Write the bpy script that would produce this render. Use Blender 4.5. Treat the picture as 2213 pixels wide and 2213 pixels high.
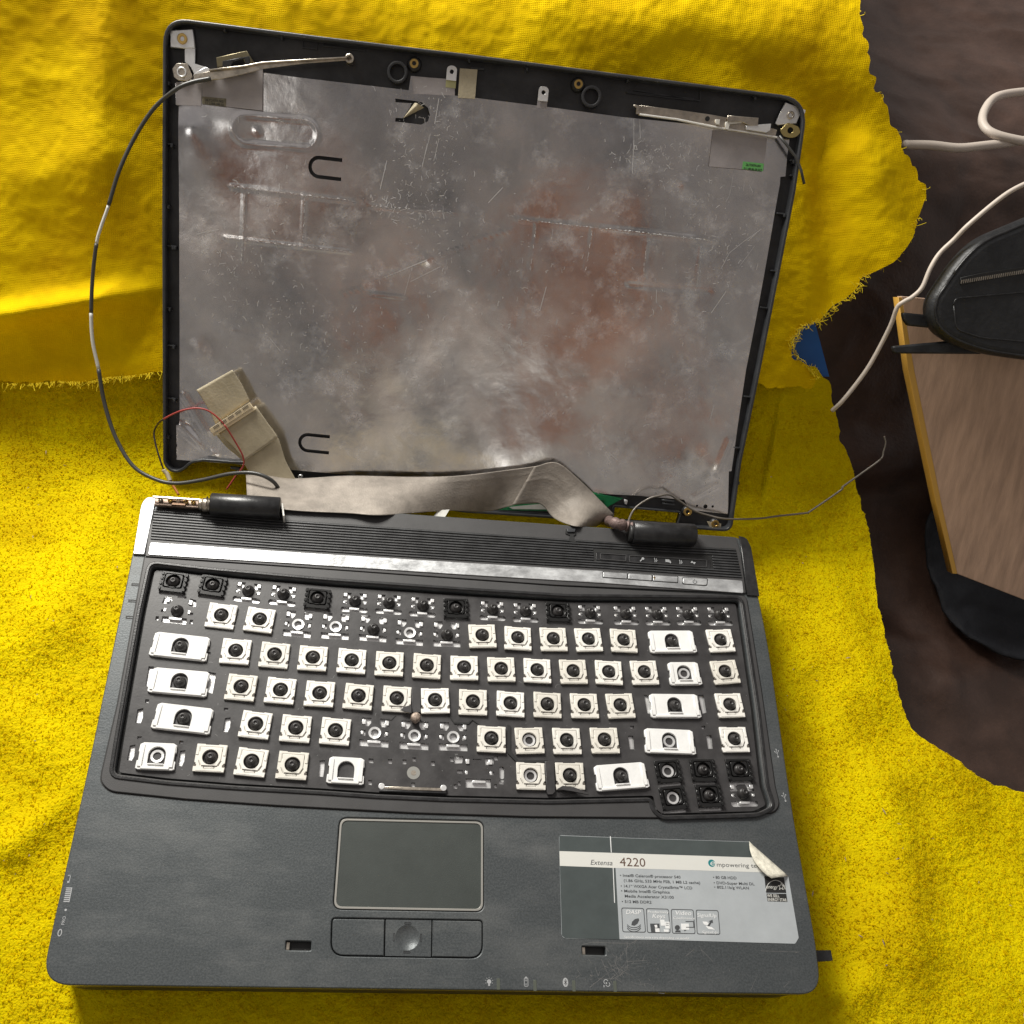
import bpy, bmesh, math, random
import numpy as np
from mathutils import Vector, Matrix
from mathutils.geometry import delaunay_2d_cdt

random.seed(7); RNG = np.random.default_rng(7)
for o in list(bpy.data.objects): bpy.data.objects.remove(o)
SC = bpy.context.scene
COL = SC.collection
MM = 0.001

# ------------------------------------------------------------------ camera
F, PPX, PPY, WPX = 2000.0, 1045.0, 1244.0, 2213.0      # focal length, optical centre, picture side, all in pixels
M = np.array([[0.99118674, 0.06283026, 0.11662422],
              [-0.00195087, -0.87334974, 0.48708975],
              [0.13245771, -0.48302441, -0.86553011]])
CAM = np.array([-44.0, -162.0, 440.7])                # mm
cd = bpy.data.cameras.new('camera'); cam = bpy.data.objects.new('camera', cd); COL.objects.link(cam)
cd.sensor_width = 36; cd.lens = F / WPX * 36
cd.shift_x = (WPX/2 - PPX) / WPX; cd.shift_y = (PPY - WPX/2) / WPX
cd.clip_start = 0.01; cd.clip_end = 50
R4 = Matrix([[M[i][0], -M[i][1], -M[i][2], CAM[i]*MM] for i in range(3)] + [[0, 0, 0, 1]])
cam.matrix_world = R4
SC.camera = cam

# ------------------------------------------------------------------ light
w = bpy.data.worlds.new("World"); SC.world = w; w.use_nodes = True
bg = w.node_tree.nodes['Background']
bg.inputs[0].default_value = (1.0, 0.93, 0.89, 1); bg.inputs[1].default_value = 0.30
ld = bpy.data.lights.new('window_light', 'AREA'); ld.shape = 'RECTANGLE'; ld.size = 0.36; ld.size_y = 0.42
ld.energy = 20; ld.color = (1.0, 0.97, 0.90)
lo = bpy.data.objects.new('window_light', ld); COL.objects.link(lo)
lo.location = (-0.43, 0.75, 0.68)
lo.rotation_euler = (Vector((0.0, 0.05, 0)) - Vector(lo.location)).to_track_quat('-Z', 'Y').to_euler()
SC.view_settings.view_transform = 'Standard'; SC.view_settings.look = 'None'
SC.view_settings.exposure = 0.0; SC.view_settings.gamma = 1
SC.render.resolution_x = 1024; SC.render.resolution_y = 1024

# ------------------------------------------------------------------ planes of the place (mm)
def ray(u, v):
    d = M @ np.array([(u-PPX)/F, (v-PPY)/F, 1.0]); return d/np.linalg.norm(d)
def B(u, v, z=0.0):                                   # picture point -> x, y on the level plane z
    d = ray(u, v); t = (z-CAM[2])/d[2]; p = CAM+t*d; return (p[0], p[1])
LX = np.array([0.998, -0.053, 0.039]); LX /= np.linalg.norm(LX)
LN = np.array([-0.065, -0.719, 0.692]); LN -= LN.dot(LX)*LX; LN /= np.linalg.norm(LN)
LY = np.cross(LN, LX)
LC = np.array([-0.5, 229.3, 65.2])
def L(u, v, h=0.0):                                   # picture point -> x, y in the lid's own frame at height h
    d = ray(u, v); p0 = LC+h*LN; t = (p0-CAM).dot(LN)/d.dot(LN); q = CAM+t*d-p0
    return (q.dot(LX), q.dot(LY))
def Lw(x, y, h): return LC+x*LX+y*LY+h*LN

def polyline_param(P):
    P = np.array(P, float); s = np.r_[0, np.cumsum(np.linalg.norm(np.diff(P, axis=0), axis=1))]
    return P, s
def smooth_profile(P):
    P, s = polyline_param(P)
    ss = np.arange(0, s[-1], 4.0)
    Y = np.interp(ss, s, P[:, 0]); Z = np.interp(ss, s, P[:, 1])
    k = np.hanning(13); k /= k.sum()
    Yp = np.convolve(np.pad(Y, 6, mode='reflect', reflect_type='odd'), k, 'valid')
    Zp = np.convolve(np.pad(Z, 6, mode='reflect', reflect_type='odd'), k, 'valid')
    return polyline_param(np.c_[Yp, Zp])
PA = smooth_profile([(-520, -40), (-260, -36), (-123, -34), (110, -34), (148, -36), (178, -24), (250, 50), (330, 130), (360, 158)])
PB = smooth_profile([(100, -31), (150, -31), (182, -17), (250, 54), (318, 126), (348, 158), (372, 174), (420, 181), (700, 190)])
PS = smooth_profile([(-520, -62), (150, -60), (195, -36), (250, 30), (330, 108), (350, 118), (380, 120), (900, 110)])
def on_profile(u, v, prof):                           # picture point -> (x, s) on a draped surface
    P, s = prof; d = ray(u, v)
    best = None
    for i in range(len(P)-1):
        a, b = P[i], P[i+1]
        A = np.array([[d[1], -(b[0]-a[0])], [d[2], -(b[1]-a[1])]])
        if abs(np.linalg.det(A)) < 1e-9: continue
        t, k = np.linalg.solve(A, np.array([a[0]-CAM[1], a[1]-CAM[2]]))
        if -1e-6 <= k <= 1+1e-6 and t > 0 and (best is None or t < best[0]):
            best = (t, CAM[0]+t*d[0], s[i]+k*(s[i+1]-s[i]))
    return None if best is None else (best[1], best[2])
def hit(u, v, h=1.0):                                 # nearest surface under a picture point, lifted h
    d = ray(u, v); c = []
    t = (0-CAM[2])/d[2]; p = CAM+t*d
    if abs(p[0]) < 171 and abs(p[1]) < 123: c.append((t, p+np.array([0, 0, h])))
    t = (LC-CAM).dot(LN)/d.dot(LN); q = CAM+t*d; x, y = (q-LC).dot(LX), (q-LC).dot(LY)
    if abs(x) < 171 and abs(y) < 120: c.append((t, q+h*LN))
    for prof in (PA, PB):
        r = on_profile(u, v, prof)
        if r:
            P, s = prof; y = np.interp(r[1], s, P[:, 0]); z = np.interp(r[1], s, P[:, 1])
            c.append((np.linalg.norm(np.array([r[0], y, z])-CAM), np.array([r[0], y, z+h+2])))
    c.sort(key=lambda k: k[0])
    return c[0]

# ------------------------------------------------------------------ noise in numpy
def vnoise(x, y, seed=0):
    xi = np.floor(x).astype(np.int64); yi = np.floor(y).astype(np.int64)
    fx = x-xi; fy = y-yi; fx = fx*fx*(3-2*fx); fy = fy*fy*(3-2*fy)
    def h(a, b):
        n = (a*374761393+b*668265263+seed*1442695041) & 0xffffffff
        n = ((n ^ (n >> 13))*1274126177) & 0xffffffff
        return ((n ^ (n >> 16)) & 0xffff)/65535.0
    return (h(xi, yi)*(1-fx)+h(xi+1, yi)*fx)*(1-fy)+(h(xi, yi+1)*(1-fx)+h(xi+1, yi+1)*fx)*fy-0.5
def fbm(x, y, seed=0, o=4):
    r = 0; a = 1
    for i in range(o): r = r+a*vnoise(x*2**i, y*2**i, seed+i); a *= 0.5
    return r
def inside(px, py, poly):
    r = np.zeros(px.shape, bool); n = len(poly)
    for i in range(n):
        x0, y0 = poly[i]; x1, y1 = poly[(i+1) % n]
        if y0 == y1: continue
        c = ((y0 > py) != (y1 > py)) & (px < (x1-x0)*(py-y0)/(y1-y0)+x0)
        r ^= c
    return r

# ------------------------------------------------------------------ materials
def nt(name):
    m = bpy.data.materials.new(name); m.use_nodes = True; n = m.node_tree
    return m, n, n.nodes, n.links, n.nodes['Principled BSDF']
def add(nodes, t, **k):
    n = nodes.new(t)
    for a, b in k.items(): setattr(n, a, b)
    return n
def mat(name, col, rough=0.5, metal=0.0, var=0.0, vscale=60, bump=0.0, bscale=800, spec=0.5, col2=None, rvar=0.0, coat=0.0, stretch=None):
    m, n, N, K, p = nt(name)
    p.inputs['Base Color'].default_value = (*col, 1); p.inputs['Roughness'].default_value = rough
    p.inputs['Metallic'].default_value = metal; p.inputs['Specular IOR Level'].default_value = spec
    if coat: p.inputs['Coat Weight'].default_value = coat; p.inputs['Coat Roughness'].default_value = 0.15
    tc = add(N, 'ShaderNodeTexCoord'); src = tc.outputs['Object']
    if stretch:
        mp = add(N, 'ShaderNodeMapping'); mp.inputs['Scale'].default_value = stretch
        K.new(src, mp.inputs[0]); src = mp.outputs[0]
    if var or rvar:
        no = add(N, 'ShaderNodeTexNoise'); no.inputs['Scale'].default_value = vscale; no.inputs['Detail'].default_value = 8
        no.inputs['Roughness'].default_value = 0.65
        K.new(src, no.inputs['Vector'])
        cr = add(N, 'ShaderNodeValToRGB'); cr.color_ramp.elements[0].position = 0.35; cr.color_ramp.elements[1].position = 0.68
        c2 = col2 or tuple(min(1, c*(1+var)+0.02*var) for c in col)
        c1 = tuple(c*(1-var*0.6) for c in col)
        cr.color_ramp.elements[0].color = (*c1, 1); cr.color_ramp.elements[1].color = (*c2, 1)
        K.new(no.outputs['Fac'], cr.inputs[0])
        if var: K.new(cr.outputs[0], p.inputs['Base Color'])
        if rvar:
            mr = add(N, 'ShaderNodeMapRange'); mr.inputs[1].default_value = 0.3; mr.inputs[2].default_value = 0.7
            mr.inputs[3].default_value = max(0.02, rough-rvar); mr.inputs[4].default_value = min(1, rough+rvar)
            K.new(no.outputs['Fac'], mr.inputs[0]); K.new(mr.outputs[0], p.inputs['Roughness'])
    if bump:
        nb = add(N, 'ShaderNodeTexNoise'); nb.inputs['Scale'].default_value = bscale; nb.inputs['Detail'].default_value = 3
        K.new(src, nb.inputs['Vector'])
        b = add(N, 'ShaderNodeBump'); b.inputs['Strength'].default_value = bump; b.inputs['Distance'].default_value = 0.0004
        K.new(nb.outputs['Fac'], b.inputs['Height']); K.new(b.outputs[0], p.inputs['Normal'])
    return m

def mat_terry(name, col, weave, trans=0.22):
    m, n, N, K, p = nt(name)
    p.inputs['Roughness'].default_value = 0.9; p.inputs['Specular IOR Level'].default_value = 0.08
    p.inputs['Sheen Weight'].default_value = 0.12; p.inputs['Sheen Tint'].default_value = (1, 0.85, 0.0, 1)
    tc = add(N, 'ShaderNodeTexCoord')
    # soiling, darker specks
    no = add(N, 'ShaderNodeTexNoise'); no.inputs['Scale'].default_value = 14; no.inputs['Detail'].default_value = 9; no.inputs['Roughness'].default_value = 0.7
    K.new(tc.outputs['Object'], no.inputs['Vector'])
    cr = add(N, 'ShaderNodeValToRGB'); cr.color_ramp.elements[0].position = 0.30; cr.color_ramp.elements[1].position = 0.60
    cr.color_ramp.elements[0].color = (col[0]*0.74, col[1]*0.64, col[2]*0.8, 1); cr.color_ramp.elements[1].color = (*col, 1)
    K.new(no.outputs['Fac'], cr.inputs[0])
    K.new(cr.outputs[0], p.inputs['Base Color'])
    b = add(N, 'ShaderNodeBump'); b.inputs['Distance'].default_value = 0.0012
    if weave:
        wv = []
        for ax, sc in (('X', 300), ('Y', 340)):
            wn = add(N, 'ShaderNodeTexWave'); wn.bands_direction = ax; wn.inputs['Scale'].default_value = sc
            wn.inputs['Distortion'].default_value = 3.0; wn.inputs['Detail'].default_value = 1; wn.inputs['Detail Scale'].default_value = 1.5
            K.new(tc.outputs['UV'], wn.inputs['Vector']); wv.append(wn)
        mu = add(N, 'ShaderNodeMath', operation='MULTIPLY'); K.new(wv[0].outputs['Fac'], mu.inputs[0]); K.new(wv[1].outputs['Fac'], mu.inputs[1])
        b.inputs['Strength'].default_value = 0.4; b.inputs['Distance'].default_value = 0.0004
        K.new(mu.outputs[0], b.inputs['Height'])
    else:
        nb = add(N, 'ShaderNodeTexNoise'); nb.inputs['Scale'].default_value = 900; nb.inputs['Detail'].default_value = 3
        K.new(tc.outputs['Object'], nb.inputs['Vector'])
        b.inputs['Strength'].default_value = 0.8
        K.new(nb.outputs['Fac'], b.inputs['Height'])
    K.new(b.outputs[0], p.inputs['Normal'])
    tr = add(N, 'ShaderNodeBsdfTranslucent'); K.new(cr.outputs[0], tr.inputs[0]); mxs = add(N, 'ShaderNodeMixShader'); mxs.inputs[0].default_value = trans
    K.new(p.outputs[0], mxs.inputs[1]); K.new(tr.outputs[0], mxs.inputs[2]); K.new(mxs.outputs[0], N['Material Output'].inputs[0])
    return m

M_pile = None
M_terry = mat_terry('yellow_terry', (0.90, 0.715, 0.001), False)
M_weave = mat_terry('yellow_weave', (0.84, 0.575, 0.001), True, 0.05)
M_pile = mat_terry('yellow_pile', (0.93, 0.765, 0.001), False, 0.6)
M_thread = mat('yellow_thread', (0.78, 0.60, 0.01), 0.8)
def mat_shell():
    m, n, N, K, p = nt('graphite_paint'); tc = add(N, 'ShaderNodeTexCoord')
    def no(s_, d_, st=None):
        x = add(N, 'ShaderNodeTexNoise'); x.inputs['Scale'].default_value = s_; x.inputs['Detail'].default_value = d_; x.inputs['Roughness'].default_value = .7
        mp = add(N, 'ShaderNodeMapping'); mp.inputs['Scale'].default_value = st or (1, 1, 1); K.new(tc.outputs['Object'], mp.inputs[0]); K.new(mp.outputs[0], x.inputs['Vector']); return x
    grain = no(1100, 2); dust = no(26, 10, (1, 1.6, 1)); smear = no(9, 5, (1, 4, 1))
    c1 = add(N, 'ShaderNodeValToRGB'); e = c1.color_ramp.elements; e[0].position = .38; e[0].color = (.066, .075, .079, 1); e[1].position = .62; e[1].color = (.098, .108, .113, 1); K.new(grain.outputs['Fac'], c1.inputs[0])
    f = add(N, 'ShaderNodeMath', operation='MULTIPLY'); K.new(dust.outputs['Fac'], f.inputs[0]); K.new(smear.outputs['Fac'], f.inputs[1])
    mr = add(N, 'ShaderNodeMapRange'); mr.inputs[1].default_value = .22; mr.inputs[2].default_value = .40; mr.inputs[3].default_value = 0; mr.inputs[4].default_value = .30; K.new(f.outputs[0], mr.inputs[0])
    mx = add(N, 'ShaderNodeMix', data_type='RGBA'); K.new(mr.outputs[0], mx.inputs[0]); K.new(c1.outputs[0], mx.inputs[6]); mx.inputs[7].default_value = (.20, .20, .195, 1); K.new(mx.outputs[2], p.inputs['Base Color'])
    rr = add(N, 'ShaderNodeMapRange'); rr.inputs[1].default_value = .2; rr.inputs[2].default_value = .4; rr.inputs[3].default_value = .40; rr.inputs[4].default_value = .56; K.new(f.outputs[0], rr.inputs[0]); K.new(rr.outputs[0], p.inputs['Roughness'])
    p.inputs['Metallic'].default_value = .35
    b = add(N, 'ShaderNodeBump'); b.inputs['Strength'].default_value = .25; b.inputs['Distance'].default_value = .0003; K.new(grain.outputs['Fac'], b.inputs['Height']); K.new(b.outputs[0], p.inputs['Normal'])
    return m
M_shell = mat_shell()
M_shell2 = mat('graphite_surround', (0.052, 0.051, 0.052), 0.50, 0.1, var=0.15, vscale=40, bump=0.12, bscale=2400)
M_case = mat('black_case', (0.02, 0.02, 0.02), 0.5)
M_rib = mat('rib_plastic', (0.035, 0.036, 0.038), 0.42, 0.1, var=0.5, vscale=120, bump=0.1, bscale=1500)
M_groove = mat('groove_black', (0.010, 0.010, 0.010), 0.6)
M_strip = mat('worn_silver_strip', (0.50, 0.51, 0.52), 0.40, 0.6, var=0.35, vscale=120, bump=0.35, bscale=420, rvar=0.14, stretch=(0.6, 1, 1))
M_black = mat('black_plastic', (0.014, 0.014, 0.015), 0.32, var=0.5, vscale=220, bump=0.15, bscale=1200)
M_lid = mat('lid_black_plastic', (0.018, 0.018, 0.020), 0.42, var=0.7, vscale=45, bump=0.12, bscale=1500)
M_lidrim = mat('lid_rim_plastic', (0.036, 0.038, 0.042), 0.40, var=0.3, vscale=60, bump=0.1, bscale=1500)
M_film = mat('keyboard_black_film', (0.040, 0.038, 0.039), 0.42, var=0.25, vscale=90, bump=0.08, bscale=900, rvar=0.08)
M_silver = mat('bright_tin', (0.88, 0.88, 0.88), 0.34, 0.7, bump=0.3, bscale=500)
M_steel = mat('hinge_steel', (0.50, 0.45, 0.38), 0.32, 1.0, var=0.4, vscale=150, bump=0.2, bscale=700)
M_brass = mat('brass', (0.62, 0.42, 0.14), 0.3, 1.0)
M_ivory = mat('ivory_plastic', (0.86, 0.84, 0.79), 0.42, var=0.10, vscale=300, spec=0.5)
M_white = mat('milky_plastic', (0.86, 0.86, 0.85), 0.3, var=0.05, vscale=200)
M_slit = mat('slit_dark', (0.10, 0.085, 0.07), 0.7)
M_rubber = mat('dark_rubber', (0.030, 0.028, 0.028), 0.38, bump=0.1, bscale=2000)
M_blackmount = mat('glossy_black_mount', (0.012, 0.012, 0.012), 0.22)
M_pad = mat('touchpad_sheet', (0.048, 0.056, 0.052), 0.42, var=0.10, vscale=60, bump=0.15, bscale=3000)
M_padring = mat('touchpad_ring', (0.40, 0.39, 0.36), 0.35, 0.4)
M_tape = mat('tan_cloth_tape', (0.27, 0.238, 0.205), 0.6, 0.2, var=0.35, vscale=60, bump=0.55, bscale=900)
M_tapeL = mat('pale_tape', (0.46, 0.40, 0.28), 0.6, 0.1, var=0.15, vscale=80, bump=0.4, bscale=900)
M_greytape = mat('grey_silk_tape', (0.36, 0.33, 0.33), 0.6, 0.2, var=0.15, vscale=70, bump=0.2, bscale=900)
M_cream = mat('cream_plastic', (0.72, 0.60, 0.40), 0.5)
M_cableblk = mat('grey_black_jacket', (0.055, 0.055, 0.052), 0.38)
M_cablewht = mat('white_sleeve', (0.62, 0.62, 0.58), 0.5)
M_red = mat('red_wire', (0.34, 0.045, 0.04), 0.45)
M_darkwire = mat('dark_wire', (0.03, 0.02, 0.02), 0.45)
M_greywire = mat('grey_wire', (0.17, 0.15, 0.13), 0.4, 0.2)
M_whitecord = mat('white_cord', (0.55, 0.48, 0.42), 0.5)
M_green = mat('green_board', (0.0, 0.16, 0.05), 0.4, var=0.3, vscale=200)
M_greenlab = mat('green_label', (0.16, 0.50, 0.14), 0.6)
M_paper = mat('white_paper', (0.62, 0.62, 0.58), 0.6, var=0.1, vscale=200)
M_ink = mat('black_ink', (0.02, 0.02, 0.02), 0.5)
M_st_dark = mat('sticker_dark', (0.068, 0.082, 0.082), 0.32, var=0.12, vscale=80)
M_st_grey = mat('sticker_grey', (0.43, 0.46, 0.48), 0.36, var=0.08, vscale=50)
M_st_white = mat('sticker_white', (0.72, 0.72, 0.68), 0.4)
M_st_teal = mat('sticker_teal', (0.01, 0.22, 0.24), 0.4)
M_st_text = mat('sticker_text', (0.07, 0.075, 0.08), 0.5)
M_st_brown = mat('sticker_brown_text', (0.11, 0.06, 0.04), 0.5)
M_st_pale = mat('sticker_pale_text', (0.85, 0.86, 0.86), 0.4)
M_st_back = mat('sticker_backing', (0.74, 0.71, 0.60), 0.7, var=0.3, vscale=500)
M_icon = mat('icon_paint', (0.42, 0.43, 0.44), 0.5)
M_scratch = mat('scratch', (0.17, 0.165, 0.16), 0.5)
M_scratch_f = mat('foil_scratch', (0.62, 0.61, 0.60), 0.45, 0.3)
M_brown = mat('brown_leather', (0.050, 0.026, 0.018), 0.46, var=0.45, vscale=20, bump=0.7, bscale=420)
M_wood = mat('pale_wood', (0.44, 0.29, 0.20), 0.5, var=0.25, vscale=30, bump=0.3, bscale=300, stretch=(6, 1, 1))
M_woodedge = mat('yellow_wood_edge', (0.52, 0.29, 0.05), 0.5)
M_blue = mat('blue_plastic', (0.008, 0.11, 0.42), 0.4, var=0.1, vscale=40)
M_bag = mat('black_nylon', (0.010, 0.011, 0.013), 0.5, var=0.4, vscale=90, bump=0.8, bscale=350)
M_jean = mat('dark_blue_cloth', (0.005, 0.006, 0.010), 0.8, bump=0.8, bscale=1500)

def mat_foil():
    m, n, N, K, p = nt('scuffed_aluminium_foil')
    tc = add(N, 'ShaderNodeTexCoord')
    def noise(s, d, r=0.6, st=None):
        x = add(N, 'ShaderNodeTexNoise'); x.inputs['Scale'].default_value = s; x.inputs['Detail'].default_value = d; x.inputs['Roughness'].default_value = r
        if st:
            mp = add(N, 'ShaderNodeMapping'); mp.inputs['Scale'].default_value = st; K.new(tc.outputs['Object'], mp.inputs[0]); K.new(mp.outputs[0], x.inputs['Vector'])
        else: K.new(tc.outputs['Object'], x.inputs['Vector'])
        return x
    p.inputs['Metallic'].default_value = 1.0
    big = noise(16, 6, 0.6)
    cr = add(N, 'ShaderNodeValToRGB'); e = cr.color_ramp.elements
    e[0].position = 0.34; e[0].color = (0.58, 0.58, 0.60, 1); e[1].position = 0.66; e[1].color = (0.92, 0.88, 0.86, 1)  # grey-to-warm mottle in the colour, standing for mirrored room tones
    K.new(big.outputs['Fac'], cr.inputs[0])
    fine = noise(95, 9, 0.75)
    cr2 = add(N, 'ShaderNodeValToRGB'); e = cr2.color_ramp.elements
    e[0].position = 0.50; e[0].color = (0, 0, 0, 1); e[1].position = 0.80; e[1].color = (1, 1, 1, 1)
    K.new(fine.outputs['Fac'], cr2.inputs[0])
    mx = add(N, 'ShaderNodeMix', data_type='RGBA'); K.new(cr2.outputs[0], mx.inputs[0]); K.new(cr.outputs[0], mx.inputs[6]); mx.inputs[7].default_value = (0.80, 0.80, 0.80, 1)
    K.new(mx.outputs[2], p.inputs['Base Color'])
    dn = noise(42, 10, .78); dm = add(N, 'ShaderNodeMapRange'); dm.inputs[1].default_value = .52; dm.inputs[2].default_value = .74; dm.inputs[3].default_value = 1.0; dm.inputs[4].default_value = .45
    K.new(dn.outputs['Fac'], dm.inputs[0]); K.new(dm.outputs[0], p.inputs['Metallic'])
    ro = noise(30, 7, 0.7)
    mr = add(N, 'ShaderNodeMapRange'); mr.inputs[1].default_value = 0.3; mr.inputs[2].default_value = 0.7; mr.inputs[3].default_value = 0.07; mr.inputs[4].default_value = 0.24
    K.new(ro.outputs['Fac'], mr.inputs[0]); K.new(mr.outputs[0], p.inputs['Roughness'])
    bn = noise(60, 7, 0.62)
    b = add(N, 'ShaderNodeBump'); b.inputs['Strength'].default_value = 0.22; b.inputs['Distance'].default_value = 0.0005
    K.new(bn.outputs['Fac'], b.inputs['Height']); K.new(b.outputs[0], p.inputs['Normal'])
    return m
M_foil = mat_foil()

# ------------------------------------------------------------------ builders
def tag(o, label=None, cat=None, group=None, kind=None):
    if label: o['label'] = label
    if cat: o['category'] = cat
    if group: o['group'] = group
    if kind: o['kind'] = kind
    return o
def empty(name, loc_mm=(0, 0, 0), rot=None):
    o = bpy.data.objects.new(name, None); COL.objects.link(o)
    o.empty_display_size = 0.02
    mw = Matrix.Translation(Vector(loc_mm)*MM)
    if rot is not None: mw = mw @ rot.to_4x4()
    o.matrix_world = mw; WM[o.name] = mw
    return o
WM = {}
def link(name, me, m, parent=None, loc=None, rotz=0.0, smooth=False):
    o = bpy.data.objects.new(name, me); COL.objects.link(o)
    if m is not None and not me.materials: me.materials.append(m)
    if smooth: me.shade_smooth()
    if parent: o.parent = parent
    if loc is not None: o.location = Vector(loc)*MM
    if rotz: o.rotation_euler = (0, 0, rotz)
    return o
def mesh(verts, faces):                               # mm in
    me = bpy.data.meshes.new('m'); v = (np.array(verts, float)*MM)
    me.from_pydata([tuple(a) for a in v], [], [tuple(f) for f in faces]); me.update(); return me
def obj(name, verts, faces, m, parent=None, smooth=False, off=(0, 0, 0), **k):
    v = np.array(verts, float)-np.array(off); return link(name, mesh(v, faces), m, parent, smooth=smooth, **k)
def signed(pl):
    return 0.5*sum(pl[i][0]*pl[(i+1) % len(pl)][1]-pl[(i+1) % len(pl)][0]*pl[i][1] for i in range(len(pl)))
def plate_me(outlines, z0, z1, bevel=0.0, res=1):     # filled outlines, further outlines are holes
    c = bpy.data.curves.new('c', 'CURVE'); c.dimensions = '2D'; c.fill_mode = 'BOTH'
    for pl in outlines:
        s = c.splines.new('POLY'); s.points.add(len(pl)-1); s.use_cyclic_u = True
        for i, q in enumerate(pl): s.points[i].co = (q[0]*MM, q[1]*MM, 0, 1)
    h = (z1-z0)/2
    c.extrude = max(1e-6, (h-bevel))*MM if h > 0 else 0
    if bevel: c.bevel_depth = bevel*MM; c.offset = -bevel*MM; c.bevel_resolution = res
    o = bpy.data.objects.new('t', c); COL.objects.link(o)
    dg = bpy.context.evaluated_depsgraph_get()
    me = bpy.data.meshes.new_from_object(o.evaluated_get(dg))
    bpy.data.objects.remove(o); bpy.data.curves.remove(c)
    me.transform(Matrix.Translation((0, 0, (z0+z1)/2*MM)))
    me.materials.clear()
    return me
def plate(name, outlines, z0, z1, m, parent=None, bevel=0.0, **k):
    return link(name, plate_me(outlines, z0, z1, bevel), m, parent, **k)
def rrect(cx, cy, w, h, r, n=5):
    pts = []
    for k, (sx, sy) in enumerate(((1, 1), (-1, 1), (-1, -1), (1, -1))):
        for i in range(n+1):
            a = math.pi/2*k+math.pi/2*i/n
            pts.append((cx+sx*(w/2-r)+r*math.cos(a), cy+sy*(h/2-r)+r*math.sin(a)))
    return pts
def circ(cx, cy, r, n=20, ry=None):
    ry = ry or r
    return [(cx+r*math.cos(2*math.pi*i/n), cy+ry*math.sin(2*math.pi*i/n)) for i in range(n)]
def roundpoly(P, r, n=5):                             # r: one radius or one per corner
    out = []; N_ = len(P)
    for i in range(N_):
        p = Vector(P[i]); a = Vector(P[i-1])-p; b = Vector(P[(i+1) % N_])-p
        rr = r[i] if isinstance(r, (list, tuple)) else r
        if rr <= 0: out.append(tuple(p)); continue
        d = min(rr, a.length*0.49, b.length*0.49)
        s = p+a.normalized()*d; e = p+b.normalized()*d
        for k in range(n+1):
            t = k/n; q = s*(1-t)**2+p*2*t*(1-t)+e*t*t; out.append(tuple(q))
    return out
def catmull(P, n=8):
    P = [np.array(p, float) for p in P]; Q = [2*P[0]-P[1]]+P+[2*P[-1]-P[-2]]; out = []
    for i in range(1, len(Q)-2):
        for k in range(n):
            t = k/n; a, b, c, d = Q[i-1], Q[i], Q[i+1], Q[i+2]
            out.append(0.5*((2*b)+(-a+c)*t+(2*a-5*b+4*c-d)*t*t+(-a+3*b-3*c+d)*t**3))
    out.append(P[-1]); return out
def tube_geo(P, r, n=8, V=None, Fc=None):
    V = [] if V is None else V; Fc = [] if Fc is None else Fc
    P = [Vector(p) for p in P]; b0 = len(V); up = Vector((0.1, 0.2, 1)).normalized()
    for i, p in enumerate(P):
        t = (P[min(i+1, len(P)-1)]-P[max(i-1, 0)]).normalized()
        s = t.cross(up); s = s.normalized() if s.length > 1e-4 else Vector((1, 0, 0)); q = s.cross(t)
        rr = r(i/(len(P)-1)) if callable(r) else r
        for k in range(n):
            a = 2*math.pi*k/n; V.append(tuple(p+s*rr*math.cos(a)+q*rr*math.sin(a)))
    for i in range(len(P)-1):
        for k in range(n):
            a = b0+i*n+k; b = b0+i*n+(k+1) % n; Fc.append((a, b, b+n, a+n))
    Fc.append(tuple(b0+k for k in range(n))[::-1]); Fc.append(tuple(b0+(len(P)-1)*n+k for k in range(n)))
    return V, Fc
def tube(name, P, r, m, parent=None, n=8, off=(0, 0, 0)):
    V, Fc = tube_geo(P, r, n); return obj(name, V, Fc, m, parent, smooth=True, off=off)
def lathe_geo(prof, n=20):
    V = []; Fc = []
    for r, z in prof:
        for k in range(n):
            a = 2*math.pi*k/n; V.append((r*math.cos(a), r*math.sin(a), z))
    for i in range(len(prof)-1):
        for k in range(n):
            a = i*n+k; b = i*n+(k+1) % n; Fc.append((a, b, b+n, a+n))
    Fc.append(tuple(range((len(prof)-1)*n, len(prof)*n)))
    return V, Fc
def box_geo(x0, x1, y0, y1, z0, z1):
    return [(x, y, z) for z in (z0, z1) for x, y in ((x0, y0), (x1, y0), (x1, y1), (x0, y1))], \
           [(3, 2, 1, 0), (4, 5, 6, 7), (0, 1, 5, 4), (1, 2, 6, 5), (2, 3, 7, 6), (3, 0, 4, 7)]
def join(geos):
    V = []; Fc = []
    for v, f in geos:
        b = len(V); V += list(v); Fc += [tuple(i+b for i in q) for q in f]
    return V, Fc
def z_plane(pts, z): return [(p[0], p[1], z) for p in pts]
def strokes(name, segs, z, wid, m, parent, zj=0.0):   # thin flat marks lying on a surface (worn paint)
    V = []; Fc = []
    for s in segs:
        wd = wid*random.uniform(0.5, 1.4)
        for i in range(len(s)-1):
            a = np.array(s[i]); b = np.array(s[i+1]); d = b-a; l = np.linalg.norm(d)
            if l < 1e-6: continue
            n_ = np.array([-d[1], d[0]])/l*wd/2; k = len(V)
            zz = z+random.uniform(0, zj)
            V += [(*(a-n_), zz), (*(b-n_*0.6), zz), (*(b+n_*0.6), zz), (*(a+n_), zz)]; Fc.append((k, k+1, k+2, k+3))
    return obj(name, V, Fc, m, parent)

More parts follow.
